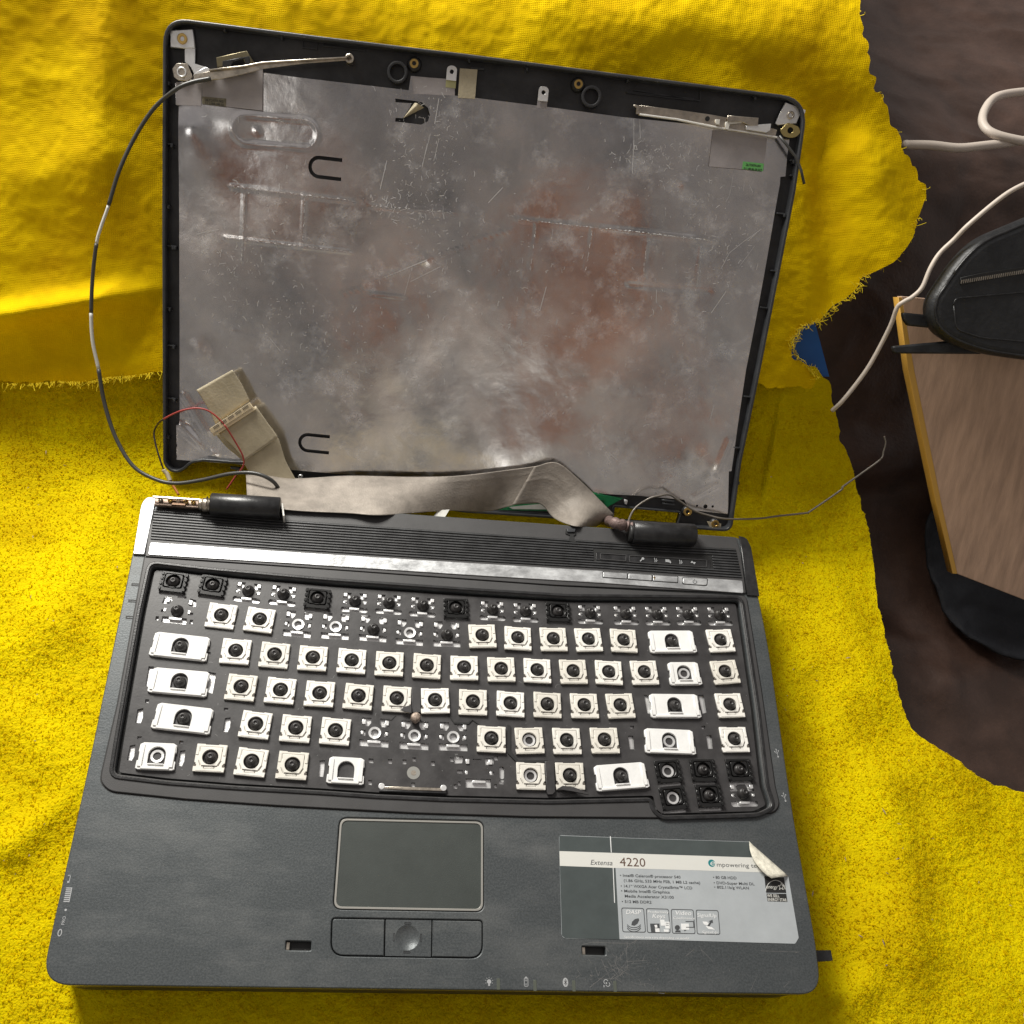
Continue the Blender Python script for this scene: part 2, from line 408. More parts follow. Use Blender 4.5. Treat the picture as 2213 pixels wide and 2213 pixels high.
# zoom windows used while measuring the photograph: (x0, y0, scale)
Z1 = (300, 0, .3623); Z2 = (800, 0, .3623); Z3 = (1300, 50, .3623); Z5 = (100, 500, .3623); Z6 = (600, 700, .3623); Z7 = (1200, 800, .3623); Z8 = (1600, 500, .3173)
K1 = (250, 1150, .2847); K2 = (700, 1200, .2847); K3 = (1200, 1150, .2847); K4 = (1150, 1600, .3106); K5 = (600, 1700, .2847); K6 = (50, 1600, .3173); K7 = (0, 1000, .3623); K8 = (1600, 1500, .369)
def px(Z, pts): return [(Z[0]+a*Z[2], Z[1]+b*Z[2]) for a, b in pts]
def Bz(Z, pts, z=0.0): return [B(u, v, z) for u, v in px(Z, pts)]
def Bs(pts, z=0.0): return [B(u, v, z) for u, v in pts]
def Lz(Z, pts, h=-5.0): return [L(u, v, h) for u, v in px(Z, pts)]
def Ls(pts, h=-5.0): return [L(u, v, h) for u, v in pts]
Vp = 1.14545

# ================================================================== SETTING
def draped(name, prof, poly, step, fold, m, parent=None, uv=True, disp=None):
    P, s = prof
    poly = [tuple(p) for p in poly]
    xs = [p[0] for p in poly]; ys = [p[1] for p in poly]
    gx, gy = np.meshgrid(np.arange(min(xs), max(xs), step), np.arange(min(ys), max(ys), step))
    # grid vertices; faces kept when inside, border snapped by CDT only along a thin band
    nx = gx.shape[1]; ny = gx.shape[0]
    ins = inside(gx.ravel(), gy.ravel(), poly).reshape(gx.shape)
    quad = ins[:-1, :-1] & ins[1:, :-1] & ins[:-1, 1:] & ins[1:, 1:]
    idx = np.arange(nx*ny).reshape(ny, nx)
    q = np.stack([idx[:-1, :-1][quad], idx[:-1, 1:][quad], idx[1:, 1:][quad], idx[1:, :-1][quad]], 1)
    used = np.unique(q); remap = -np.ones(nx*ny, int); remap[used] = np.arange(len(used)); q = remap[q]
    X = gx.ravel()[used]; S = gy.ravel()[used]
    # frayed rim: jitter is enough at this step
    cnt = np.bincount(q.ravel(), minlength=len(X)); bi = np.where(cnt < 4)[0]
    pp = np.array(poly); p2 = np.roll(pp, -1, 0); best = np.full(len(bi), 1e9); nx_, ns_ = X[bi].copy(), S[bi].copy()
    for (ax, ay), (bx, by) in zip(pp, p2):
        dx, dy = bx-ax, by-ay; l2 = dx*dx+dy*dy
        if l2 < 1e-9: continue
        t_ = np.clip(((X[bi]-ax)*dx+(S[bi]-ay)*dy)/l2, 0, 1); cx2 = ax+t_*dx; cy2 = ay+t_*dy; dd = np.hypot(X[bi]-cx2, S[bi]-cy2)
        k_ = dd < best; best[k_] = dd[k_]; nx_[k_] = cx2[k_]; ns_[k_] = cy2[k_]
    k_ = best < step*1.5; X[bi[k_]] = nx_[k_]; S[bi[k_]] = ns_[k_]
    Yp = np.interp(S, s, P[:, 0]); Zp = np.interp(S, s, P[:, 1])
    dY = np.interp(S+2, s, P[:, 0])-np.interp(S-2, s, P[:, 0]); dZ = np.interp(S+2, s, P[:, 1])-np.interp(S-2, s, P[:, 1])
    l = np.hypot(dY, dZ)+1e-9; ny_, nz_ = -dZ/l, dY/l
    h = fold(X, S, Yp)
    if disp is not None: h = h+disp(X, S)
    V = np.c_[X, Yp+ny_*h, Zp+nz_*h]*MM
    me = bpy.data.meshes.new(name)
    me.vertices.add(len(V)); me.vertices.foreach_set('co', V.ravel())
    me.loops.add(q.size); me.loops.foreach_set('vertex_index', q.ravel())
    me.polygons.add(len(q)); me.polygons.foreach_set('loop_start', np.arange(0, q.size, 4)); me.polygons.foreach_set('loop_total', np.full(len(q), 4))
    me.update(); me.validate()
    uvl = me.uv_layers.new(name='UVMap'); uvs = np.c_[X[q.ravel()], S[q.ravel()]]*MM; uvl.data.foreach_set('uv', uvs.ravel())
    me.shade_smooth()
    return link(name, me, m, parent)

def terry_disp(X, S):                                 # loops of the pile
    u_, w_ = X*.83+S*.56, -X*.56+S*.83
    a = vnoise(u_/2.1, w_/2.1, 3); b = vnoise(X/1.15+7, S/1.15, 9); c = fbm(u_/10, w_/13, 21, 3); e = vnoise(u_/.8, w_/.8, 31)
    return .8*np.abs(a)*2+0.6*b+.7*c+.3*e
def under(X, Y, x0, x1, y0, y1, soft):                # 1 inside, falls to 0 outside
    dx = np.maximum(np.maximum(x0-X, X-x1), 0); dy = np.maximum(np.maximum(y0-Y, Y-y1), 0)
    return np.clip(1-np.hypot(dx, dy)/soft, 0, 1)
def ridge(X, Y, p, q, wid, h):
    p = np.array(p); q = np.array(q); d = q-p; L2 = d.dot(d)
    t = np.clip(((X-p[0])*d[0]+(Y-p[1])*d[1])/L2, 0, 1)
    D = np.hypot(X-p[0]-t*d[0], Y-p[1]-t*d[1]); return h*np.exp(-(D/wid)**2)
def fold_A(X, S, Y):
    f = 11*fbm(X/120+3, Y/120, 5, 2)+4*fbm(X/45, Y/45, 8, 2)
    for (a, b, wd, h) in LOWFOLDS: f = f+ridge(X, Y, a, b, wd, h)
    k = under(X, Y, -171, 171, -123, 150, 45)
    f = f*(1-k); up = np.clip((Y-150)/25, 0, 1)*(X < 172+30); return f*(1-up)-1.5-up*3
def fold_B(X, S, Y):
    f = 6*fbm(X/90+1, S/90, 15, 2)+2*fbm(X/35, S/35, 18, 2)
    for (a, b, wd, h) in UPFOLDS: f = f+ridge(X, S, a, b, wd, h)
    k = under(X, Y, -171, 171, 150, 318, 30)
    return f*(1-k)+1.0
z0 = -33
g = lambda u, v: B(u, v, z0)
LOWFOLDS = [(g(30, 1830), g(190, 1700), 9, 8), (g(10, 1560), g(150, 1640), 16, 5), (g(170, 2240), g(330, 2200), 10, 3),
            (g(1850, 2140), g(1700, 2300), 9, 6), (g(1900, 1700), g(1960, 2050), 18, 6), (g(1790, 1250), g(1880, 1500), 15, 4),
            (g(1760, 1480), g(1790, 1750), 12, -3), (g(230, 1100), g(140, 1350), 18, 5)]
pb = lambda u, v: on_profile(u, v, PB)
UPFOLDS = [(pb(-90, 700), pb(480, 600), 6.5, 9), (pb(-90, 790), pb(480, 680), 12, -3), (pb(60, 380), pb(380, 320), 14, 3), (pb(1860, 330), pb(1930, 560), 14, 8), (pb(1790, 330), pb(1800, 640), 12, -7),
           (pb(250, -60), pb(215, 420), 20, 5), (pb(1250, 30), pb(2300, 170), 22, 3), (pb(1500, 110), pb(1880, 300), 12, -3)]

# guessed unseen wall behind the viewer, mottle and fittings added for the foil's reflections
rw = empty('room_wall', (0, -1350, 0)); tag(rw, kind='structure')
M_wallp = mat('dim_wall_paint', (0.40, 0.42, 0.45), 0.8, var=1.2, vscale=4.2, col2=(0.88, 0.85, 0.83))
v_, f_ = box_geo(-2600, 2600, -60, 0, -600, 2900); link('wall_face', mesh(v_, f_), M_wallp, rw)
M_refl = mat('red_brown_sheet', (0.50, 0.31, 0.24), 0.8, var=0.5, vscale=6)
hv = []; hf = []
for (xa, xb, za, zb) in ((10, 400, 1290, 1960), (-860, -560, 1700, 2050), (430, 560, 1040, 1240), (-420, -250, 1300, 1560)):
    n_ = 30; b_ = len(hv)
    for i in range(n_+1):
        x_ = xa+(xb-xa)*i/n_; y_ = 60+28*math.sin(x_/19.0)+12*math.sin(x_/7.3)
        w1 = 30*math.sin(x_/40.0); hv += [(x_, y_, za+w1), (x_+20*math.sin(x_/33), y_*1.2, (za+zb)/2), (x_, y_, zb-w1)]
    for i in range(n_):
        for k in range(2): q_ = b_+i*3+k; hf.append((q_, q_+3, q_+4, q_+1))
v_, f_ = box_geo(-440, 180, 2, 14, 960, 1135); link('added_tan_panel', mesh(v_, f_), mat('tan_panel_paint', (0.75, 0.66, 0.50), 0.8), rw)  # unseen panel added so the lower foil mirrors a tan tone
def lit(name, x0, x1, z0_, z1_, st_):
    m, n, N, K, p = nt(name+'_glow'); p.inputs['Emission Color'].default_value = (1, .97, .9, 1); p.inputs['Emission Strength'].default_value = st_
    v_, f_ = box_geo(x0, x1, 6, 22, z0_, z1_); link(name, mesh(v_, f_), m, rw)
lit('added_glare_panel', -70, 70, 1010, 1200, 1.7); lit('added_glare_panel', -1330, -930, 2020, 2420, 2.0)  # unseen glowing panels added to give the foil its white glare
link('added_brown_sheet', mesh(hv, hf), M_refl, rw, smooth=True)  # unseen sheets added to stand for the viewer's red-brown reflection

# the sofa under everything
sofa = empty('sofa', (0, 0, -60))
tag(sofa, 'dark brown leather sofa under and behind the yellow towels', 'sofa')
def fold_S(X, S, Y): 
    return 10*fbm(X/140, S/140, 31, 3)-3-5.0*np.abs(fbm(X/55+S/140, S/38-X/160, 35, 3))+.7*fbm(X/8, S/8, 36, 3)+ridge(X, Y, (190, 195), (420, 215), 12, 16)+ridge(X, Y, (205, 150), (330, 70), 22, 10)-np.clip((X-215)/100, 0, 1)*18
draped('leather_cover', PS, [(-520, 0), (620, 0), (620, 1500), (-520, 1500)], 3.0, fold_S, M_brown, sofa).location = (0, 0, 0.060)

def ragged(poly, amp, step, seed=0):
    out = []
    for i in range(len(poly)-1):
        a = np.array(poly[i]); b = np.array(poly[i+1]); l = np.linalg.norm(b-a); n = max(1, int(l/step))
        for k in range(n):
            p = a+(b-a)*k/n; j = amp*fbm(np.array([p[0]/6.0]), np.array([p[1]/6.0]), 77+seed, 3)[0]*2
            out.append((p[0]+j, p[1]+j*0.8))
    return out
pa = lambda u, v: on_profile(u, v, PA)
edgeA = [pa(*q) for q in ((1775, 790), (1806, 835), (1816, 880), (1827, 945), (1852, 1035), (1874, 1108), (1893, 1200), (1900, 1270), (1924, 1432), (1950, 1530), (1975, 1585))]
edgeA += [(edgeA[-1][0]+30, edgeA[-1][1]-25), (edgeA[-1][0]+150, edgeA[-1][1]-60), (edgeA[-1][0]+220, 0)]
topA = PA[1][-1]-60
polyA = ragged(edgeA, 1.2, 3)+[(-420, 0), (-420, topA), (120, topA), pa(1640, 690), pa(1700, 812), pa(1735, 800)]
towelA = draped('lower_towel', PA, polyA, 1.25, fold_A, M_terry, disp=terry_disp)
tag(towelA, 'bright yellow terry towel lying flat under the laptop keyboard half', 'towel')
# pile loops standing on the flat towel
def pile(n_):
    P, s = PA
    x = RNG.uniform(-330, 420, n_); S = RNG.uniform(215, 760, n_); okp = inside(x, S, polyA)
    Y = np.interp(S, s, P[:, 0]); okp &= ~((np.abs(x) < 160) & (Y > -112) & (Y < 118)); x = x[okp]; S = S[okp]; Y = Y[okp]
    okp = (Y < 215) & ~((np.abs(x) < 150) & (Y > 175)); x = x[okp]; S = S[okp]; Y = Y[okp]
    Z = np.interp(S, s, P[:, 1]); dY = np.interp(S+2, s, P[:, 0])-np.interp(S-2, s, P[:, 0]); dZ = np.interp(S+2, s, P[:, 1])-np.interp(S-2, s, P[:, 1]); l = np.hypot(dY, dZ)
    h = fold_A(x, S, Y)+terry_disp(x, S); base_ = np.c_[x, Y-dZ/l*h, Z+dY/l*h]
    n = len(x); th = RNG.uniform(0, 2*np.pi, n); ln = RNG.uniform(.7, 1.7, n); hi = RNG.uniform(.25, .8, n); wd = .19
    d = np.c_[np.cos(th), np.sin(th), np.zeros(n)]; sd = np.c_[-np.sin(th), np.cos(th), np.zeros(n)]; up = np.c_[np.zeros(n), -dZ/l, dY/l]
    V = []
    for t, k in ((-.5, -.2), (-.2, 1.0), (.25, 1.05), (.5, -.2)):
        c = base_+d*(ln*t)[:, None]+up*(hi*k)[:, None]; V += [c-sd*wd, c+sd*wd]
    V = np.stack(V, 1).reshape(-1, 3); b = (np.arange(n)*8)[:, None]
    F_ = np.concatenate([b+np.array([0, 1, 3, 2]), b+np.array([2, 3, 5, 4]), b+np.array([4, 5, 7, 6])], 0)
    me = bpy.data.meshes.new('pile'); me.vertices.add(len(V)); me.vertices.foreach_set('co', (V*MM).ravel()); me.loops.add(F_.size); me.loops.foreach_set('vertex_index', F_.ravel())
    me.polygons.add(len(F_)); me.polygons.foreach_set('loop_start', np.arange(0, F_.size, 4)); me.polygons.foreach_set('loop_total', np.full(len(F_), 4)); me.update(); me.shade_smooth()
    return me
tag(link('terry_pile', pile(130000), M_pile, towelA), kind='stuff')
# upper towel, woven side out, ragged edge
eV = [(1610, -40), (1618, 30), (1638, 140), (1665, 195), (1692, 250), (1710, 310), (1738, 350), (1742, 375), (1733, 410), (1700, 465), (1672, 495), (1630, 520), (1605, 560), (1572, 580), (1545, 608), (1510, 617), (1492, 640), (1490, 660), (1505, 680), (1526, 700), (1538, 712), (1530, 735), (1450, 729), (1400, 722), (1340, 735)]
edgeB = [pb(u*Vp, v*Vp) for u, v in eV]
hemL = [pb(*q) for q in ((350, 802), (290, 812), (240, 815), (190, 826), (125, 824), (60, 830), (-60, 825))]
polyB = ragged(edgeB+hemL, 2.2, 2.0, 3)+[(-420, hemL[-1][1]), (-420, PB[1][-1]-5), (edgeB[0][0]-10, PB[1][-1]-5)]
def weave_disp(X, S): return 0.30*vnoise(X/1.3, S/1.3, 5)+0.35*vnoise(X/3.2, S/2.4, 6)+0.9*fbm(X/11, S/11, 4, 3)
towelB = draped('upper_towel', PB, polyB, 1.3, fold_B, M_weave, disp=weave_disp)
tag(towelB, 'mustard yellow woven towel with a frayed edge draped behind the open lid', 'towel')
# frayed threads along the torn edge
V = []; Fc = []
P_, s_ = PB
def sB(x, s, h):
    return np.array([x, np.interp(s, s_, P_[:, 0]), np.interp(s, s_, P_[:, 1])])+h*np.array([0, -0.6, 0.75])
for i in range(300):
    k = random.randint(8, len(edgeB)-3) if random.random() < 0.93 else random.randint(0, len(edgeB)-2)
    t = random.random(); a = np.array(edgeB[k])*(1-t)+np.array(edgeB[k+1])*t
    if k > 19: continue
    p = sB(a[0], a[1], 3.0); d = np.array([random.uniform(0.0, 1), random.uniform(-1, 0.3), random.uniform(-0.6, 0.7)]); c = np.array([random.gauss(0, 1) for _ in range(3)])*1.6
    ln = random.uniform(.8, 3.0)
    q = [p-d*2, p, p+d*ln*0.6+c*0.6, p+d*ln*.4+c*1.2]
    tube_geo(catmull(q, 3), 0.17, 4, V, Fc)
for i in range(150):
    t = random.random()*(len(hemL)-1); k = int(t); t -= k; a = np.array(hemL[k])*(1-t)+np.array(hemL[k+1])*t
    p = sB(a[0], a[1], 2.6); c = np.array([random.gauss(0, 1) for _ in range(3)])*1.3
    tube_geo(catmull([p, p+np.array([random.uniform(-1, 1), -1.5, 0.4]), p+np.array([0, -3, 0.2])+c], 3), 0.22, 4, V, Fc)
tag(obj('loose_thread', V, Fc, M_thread, towelB), kind='stuff')

# ================================================================== LAPTOP BASE
base = empty('laptop', (0, 0, -33))
tag(base, 'graphite keyboard half of a gutted laptop with touchpad, silver strip and peeling specification sticker', 'laptop')
def bp(o): o.location = (o.location[0], o.location[1], o.location[2]+0.033); return o
outV = [(309, 1070), (1612, 1162), (1660, 1392), (1711, 1747), (1764, 2046), (1775, 2149), (88, 2128), (115, 1997), (182, 1700), (240, 1420), (286, 1201)]
outline = roundpoly(Bs(outV), [9, 9, 20, 20, 8, 15, 15, 8, 20, 20, 20], 8)
kb = Bs([(335, 1232), (449, 1245), (711, 1268), (1000, 1288), (1228, 1302), (1590, 1305), (1623, 1534), (1642, 1700), (1655, 1740), (1628, 1753), (1430, 1758), (1418, 1748), (1412, 1719), (1184, 1724), (968, 1719), (814, 1712), (700, 1704), (506, 1693), (364, 1682), (257, 1669), (268, 1598), (315, 1326)], -1.5)
cx_, cy_ = np.mean(kb, 0)
def grow(P, d):
    s = 1 if signed(P) > 0 else -1; n = len(P); out = []
    for i in range(n):
        a = Vector(P[i])-Vector(P[i-1]); b = Vector(P[(i+1) % n])-Vector(P[i])
        na = Vector((a.y, -a.x)).normalized(); nb = Vector((b.y, -b.x)).normalized(); m_ = na+nb
        if m_.length < 1e-6: m_ = na
        m_ = m_.normalized()/max(0.5, m_.normalized().dot(na)); out.append(tuple(Vector(P[i])+m_*d*s))
    return out
recess = roundpoly(grow(kb, 1.6), 3, 4)
pad = Bz(K5, [(475, 240), (1560, 265), (1560, 945), (425, 925)])
btn = Bz(K5, [(415, 1000), (1553, 1018), (1553, 1300), (405, 1280)])
latchL = Bz(K5, [(62, 1170), (255, 1175), (252, 1243), (60, 1240)])
latchR = Bz(K4, [(347, 1432), (512, 1436), (512, 1495), (350, 1490)])
padR = roundpoly(grow(pad, 0.4), 4, 6); btnR = roundpoly(grow(btn, 0.3), [2, 2, 6, 6], 6)
bp(plate('palm_rest', [outline, recess, padR, btnR, roundpoly(latchL, .5, 3), roundpoly(latchR, .5, 3)], -3, 0, M_shell, base, bevel=0.5))
bp(plate('lower_case', [grow(outline, -1.0)], -33, -3.2, M_case, base, bevel=1.5))
bp(plate('trim_seam', [grow(outline, -0.2), grow(outline, -6)], -7, -3.1, M_woodedge if False else M_steel, base))
bp(plate('inner_floor', [grow(outline, -8)], -9, -8, M_groove, base))
# keyboard surround ring
sur = Bs([(313, 1206), (700, 1232), (1200, 1268), (1612, 1289), (1644, 1489), (1674, 1700), (1684, 1740), (1672, 1757), (1414, 1768), (1150, 1766), (900, 1758), (600, 1742), (400, 1728), (237, 1711), (218, 1690), (221, 1668), (254, 1525)])
surR = roundpoly(sur, [0, 0, 0, 3, 0, 0, 5, 5, 0, 0, 0, 0, 0, 5, 5, 0, 0], 5)
bp(plate('keyboard_surround', [surR, recess], 0.05, 0.9, M_shell2, base, bevel=0.4))
bp(plate('seam_line', [grow(surR, 0.55), grow(surR, -0.4)], 0.01, 0.06, M_groove, base))
# raised rail round the recess
bp(plate('recess_rail', [grow(recess, 2.3), grow(recess, 0.5)], 0.7, 1.5, M_black, base, bevel=0.38))
# rear cover with ribs
rear = Bs([(345, 1076), (1590, 1164), (1600, 1200), (1611, 1284), (1200, 1266), (700, 1231), (314, 1204), (322, 1150)])
bp(plate('rear_cover', [roundpoly(rear, 1.0, 3)], 0.02, 1.0, M_shell2, base, bevel=0.3))
def lerp2(a, b, t): return (a[0]+(b[0]-a[0])*t, a[1]+(b[1]-a[1])*t)
TL, BLp = [(333, 1101), (620, 1124), (1000, 1150), (1300, 1170), (1590, 1186)], [(325, 1166), (600, 1187), (1000, 1212), (1300, 1229), (1604, 1250)]
NR = 11
for i in range(NR):
    t0 = i/NR+0.012; t1 = (i+0.72)/NR
    top = Bs([lerp2(a, b, t0) for a, b in zip(TL, BLp)], 1.4); bot = Bs([lerp2(a, b, t1) for a, b in zip(TL, BLp)], 1.4)
    segs = [(top, bot)]
    if 3 <= i <= 7:                                   # broken by the indicator window
        xa, xb = B(1283, 1200, 1.4)[0], B(1540, 1210, 1.4)[0]
        def cut(P, lo, hi):
            xs = [p[0] for p in P]; ys = [p[1] for p in P]; lo = max(lo, xs[0]); hi = min(hi, xs[-1])
            return [(lo, np.interp(lo, xs, ys))]+[p for p in P if lo < p[0] < hi]+[(hi, np.interp(hi, xs, ys))]
        segs = [(cut(top, -999, xa), cut(bot, -999, xa)), (cut(top, xb, 999), cut(bot, xb, 999))]
    for (a, b) in segs:
        bp(plate('vent_rib', [a+b[::-1]], 0.95, 1.55, M_rib, base, bevel=0.22))
bp(plate('rib_bed', [Bs(TL+BLp[::-1], 1.0)], 0.9, 1.04, M_groove, base))
st_t = [(325, 1172), (600, 1191), (1000, 1216), (1300, 1234), (1604, 1255)]; st_b = [(320, 1199), (600, 1216), (1000, 1242), (1300, 1260), (1607, 1282)]
strip = roundpoly(Bs(st_t+st_b[::-1], 1.3), [1, 0, 0, 0, 1, 1, 0, 0, 0, 1], 3)
stripo = bp(plate('silver_strip', [strip], 0.95, 1.5, M_strip, base, bevel=0.2))
# corner caps of the case
bp(plate('corner_cap', [roundpoly(Bs([(318, 1076), (338, 1078), (332, 1110), (313, 1201), (288, 1199), (306, 1092)]), [3, 0, 0, 0, 0, 3], 5)], 0.02, 1.3, M_strip, base, bevel=0.4))
bp(plate('corner_cap', [roundpoly(Bs([(1596, 1160), (1612, 1164), (1622, 1185), (1640, 1290), (1613, 1288), (1602, 1200)]), [0, 5, 0, 0, 0, 0], 5)], 0.02, 1.2, M_black, base, bevel=0.4))
# side vents on the left edge: three small slots outlined
for zz in ([(120, 387), (190, 390), (183, 410), (118, 407)], [(96, 510), (176, 515), (170, 535), (94, 530)], [(76, 634), (152, 638), (147, 660), (74, 656)]):
    q = Bz(K1, zz, .1); bp(plate('side_slot', [roundpoly(q, .4, 3), roundpoly(grow(q, -0.55), .3, 3)], 0.0, 0.12, M_groove, base))
# indicator window, launch keys, power button
win = Bz(K3, [(312, 150), (1180, 205), (1175, 278), (310, 212)], 1.5)
bp(plate('indicator_window', [roundpoly(win, 1, 3)], 1.0, 1.35, M_black, base, bevel=0.1))
for q in ([(342, 158), (540, 172), (538, 222), (342, 207)], [(563, 175), (1152, 212), (1150, 268), (563, 228)]):
    q = Bz(K3, q, 1.6); bp(plate('window_frame', [roundpoly(q, .8, 3), roundpoly(grow(q, -0.35), .6, 3)], 1.3, 1.75, M_shell2, base))
def text_me(s, size, extr=0.02, align='LEFT', shear=0.0, off=0.0, sx=1.0):
    c = bpy.data.curves.new('t', 'FONT'); c.body = s; c.size = size*MM; c.extrude = extr*MM; c.align_x = align; c.shear = shear; c.offset = off*MM; c.resolution_u = 3
    o = bpy.data.objects.new('t', c); COL.objects.link(o); dg = bpy.context.evaluated_depsgraph_get()
    me = bpy.data.meshes.new_from_object(o.evaluated_get(dg)); bpy.data.objects.remove(o); bpy.data.curves.remove(c)
    if sx != 1: me.transform(Matrix.Diagonal((sx, 1, 1, 1)))
    me.materials.clear(); return me
# small lit-symbol prints in the window: key, presentation, sync
def icon(name, polys, c, z, m, parent, rot=0.0, th=0.05):
    ca, sa = math.cos(rot), math.sin(rot)
    V_, F_ = [], []
    out = [[(c[0]+x*ca-y*sa, c[1]+x*sa+y*ca) for x, y in p] for p in polys]
    me = plate_me([out[0]], z, z+th); bm = bmesh.new(); bm.from_mesh(me)
    for p in out[1:]:
        m2 = plate_me([p], z, z+th); bm.from_mesh(m2)
    bm.to_mesh(me); bm.free(); return bp(link(name, me, m, parent))
ROW = -math.atan2(0, 1)
for (zx, zy, P) in ((660, 205, [circ(.5, .5, .8, 10), [(-1.5, -1.3), (-1.1, -1.6), (.2, -.1), (-.2, .3)]]),
                    (857, 218, [[(-1.6, -.7), (.8, -.9), (.9, .9), (-1.5, 1)], [(.9, -1.4), (1.7, -1.2), (1.4, .3), (.9, .2)]]),
                    (1047, 230, [[(-1.6, -.2), (-.6, 1.1), (0, .5), (-.5, -.4)], [(1.6, .2), (.6, -1.1), (0, -.5), (.5, .4)], circ(0, 0, .35, 8)])):
    icon('indicator_symbol', P, Bz(K3, [(zx, zy)], 1.5)[0], 1.38, M_icon, base)
for (zx, zy) in ((765, 212), (955, 226)):
    c = Bz(K3, [(zx, zy)], 1.5)[0]
    icon('window_clip', [[(c[0]*0-.9, -1.4), (-.5, -1.4), (-.5, 1.4), (-.9, 1.4)], [(.1, -1.2), (.45, -1.2), (.45, 1.2), (.1, 1.2)], [(-.9, -.2), (1.0, -.2), (1.0, .1), (-.9, .1)]], c, 1.36, M_icon, base)
for i, q in enumerate(([(362, 298), (548, 311), (546, 358), (360, 345)], [(553, 311), (735, 324), (735, 372), (552, 359)], [(740, 324), (933, 337), (930, 386), (740, 373)], [(965, 342), (1158, 352), (1152, 408), (965, 395)])):
    q = Bz(K3, q, 1.6); r_ = 1.2 if i == 3 else .4
    bp(plate('launch_button' if i < 3 else 'power_button', [roundpoly(grow(q, -0.25), r_, 3)], 1.3, 1.85, M_strip, base, bevel=0.2))
    bp(plate('button_gap', [roundpoly(grow(q, 0.15), r_, 3), roundpoly(grow(q, -0.3), r_, 3)], 1.45, 1.54, M_groove, base))
pc = Bz(K3, [(1060, 377)], 1.9)[0]
ring = [(pc[0]+1.25*math.cos(a), pc[1]+1.25*math.sin(a)) for a in np.linspace(math.radians(125), math.radians(415), 16)]
ringi = [(pc[0]+.95*math.cos(a), pc[1]+.95*math.sin(a)) for a in np.linspace(math.radians(415), math.radians(125), 16)]
bp(plate('power_symbol', [ring+ringi], 1.86, 1.9, M_groove, base)); bp(plate('power_symbol', [rrect(pc[0], pc[1]+1.0, .3, 1.5, .05, 1)], 1.86, 1.9, M_groove, base))
for zx, zy in ((752, 345),):
    c = Bz(K3, [(zx, zy)], 1.9)[0]; icon('clip_glint', [rrect(0, 0, .5, 2.4, .1, 1), rrect(0, 0, 1.8, .4, .1, 1)], c, 1.86, M_brass, base)
# broken catch near the ribbon
q = Bz(Z7, [(62, 950), (122, 950), (122, 980), (108, 990), (125, 1030), (80, 1020), (88, 985), (62, 975)], 1.5)
bp(plate('broken_catch', [q], 1.0, 1.7, M_groove, base)); q = Bz(Z7, [(70, 948), (120, 948), (116, 968), (72, 968)], 1.9); bp(plate('broken_catch', [q], 1.6, 2.6, M_lidrim, base, bevel=.2))

# touchpad and buttons
bp(plate('touchpad_ring', [roundpoly(pad, 3.6, 6), roundpoly(grow(pad, -0.95), 3.0, 6)], -1.2, -0.15, M_padring, base, bevel=0.12))
bp(plate('touchpad', [roundpoly(grow(pad, -0.85), 3.1, 6)], -1.6, -0.5, M_pad, base))
bp(plate('pad_seat', [grow(pad, 1.5)], -3.2, -1.7, M_groove, base)); bp(plate('button_seat', [grow(btn, 1.5)], -4.2, -3.3, M_groove, base))
def lerpq(q, a, b):
    return [lerp2(q[0], q[1], a), lerp2(q[0], q[1], b), lerp2(q[3], q[2], b), lerp2(q[3], q[2], a)]
b1, b2 = (810-412)/(1553-412), (1165-412)/(1553-412)
for i, (a, b, rr) in enumerate(((0, b1-.0015, [1.5, .2, .2, 5.5]), (b1+.0015, b2-.0015, [.2]*4), (b2+.0015, 1, [.2, 1.5, 5.5, .2]))):
    q = grow(lerpq(btn, a, b), -0.15)
    if i != 1:
        bp(plate('click_button', [roundpoly(q, rr, 6)], -2.8, 0.05, M_shell, base, bevel=0.35))
    else:
        dc = Bz(K5, [(985, 1145)])[0]
        bp(plate('scroll_button', [roundpoly(q, rr, 3), circ(*dc, 5.4, 40)], -2.8, 0.05, M_shell, base, bevel=0.0))
        prof = [(5.4, 0.05), (4.9, -0.15), (4.0, -0.6), (2.7, -1.0), (1.3, -1.2), (0.05, -1.25)]
        V, Fc = lathe_geo(prof[::-1], 40); Fc = Fc[:-1]+[tuple(range(40))[::-1]]
        bp(obj('scroll_dimple', [(x+dc[0], y+dc[1], z) for x, y, z in V], Fc, M_shell, base, smooth=True))
        for zx, zy, ww, hh in ((988, 1037, 3.2, .8), (980, 1256, 3.2, .8), (882, 1142, .8, 3.4), (1088, 1147, .8, 3.4)):
            c = Bz(K5, [(zx, zy)])[0]; bp(plate('arrow_mark', [rrect(*c, ww, hh, .3, 2), rrect(*c, ww-.35, hh-.35, .1, 1)], 0.04, 0.22, M_rib, base))
# latch holes: brown plastic inside
for q in (latchL, latchR):
    q2 = grow(q, 0.6); bp(plate('latch_pocket', [q2], -7.9, -5.5, M_case, base)); c = lerp2(q[0], q[3], .5)
    bp(plate('latch_hook', [[(c[0]+.3, c[1]-1.6), (c[0]+1.6, c[1]-1.6), (c[0]+1.6, c[1]+1.4), (c[0]+.3, c[1]+1.4)]], -5.5, -1.2, M_steel, base))
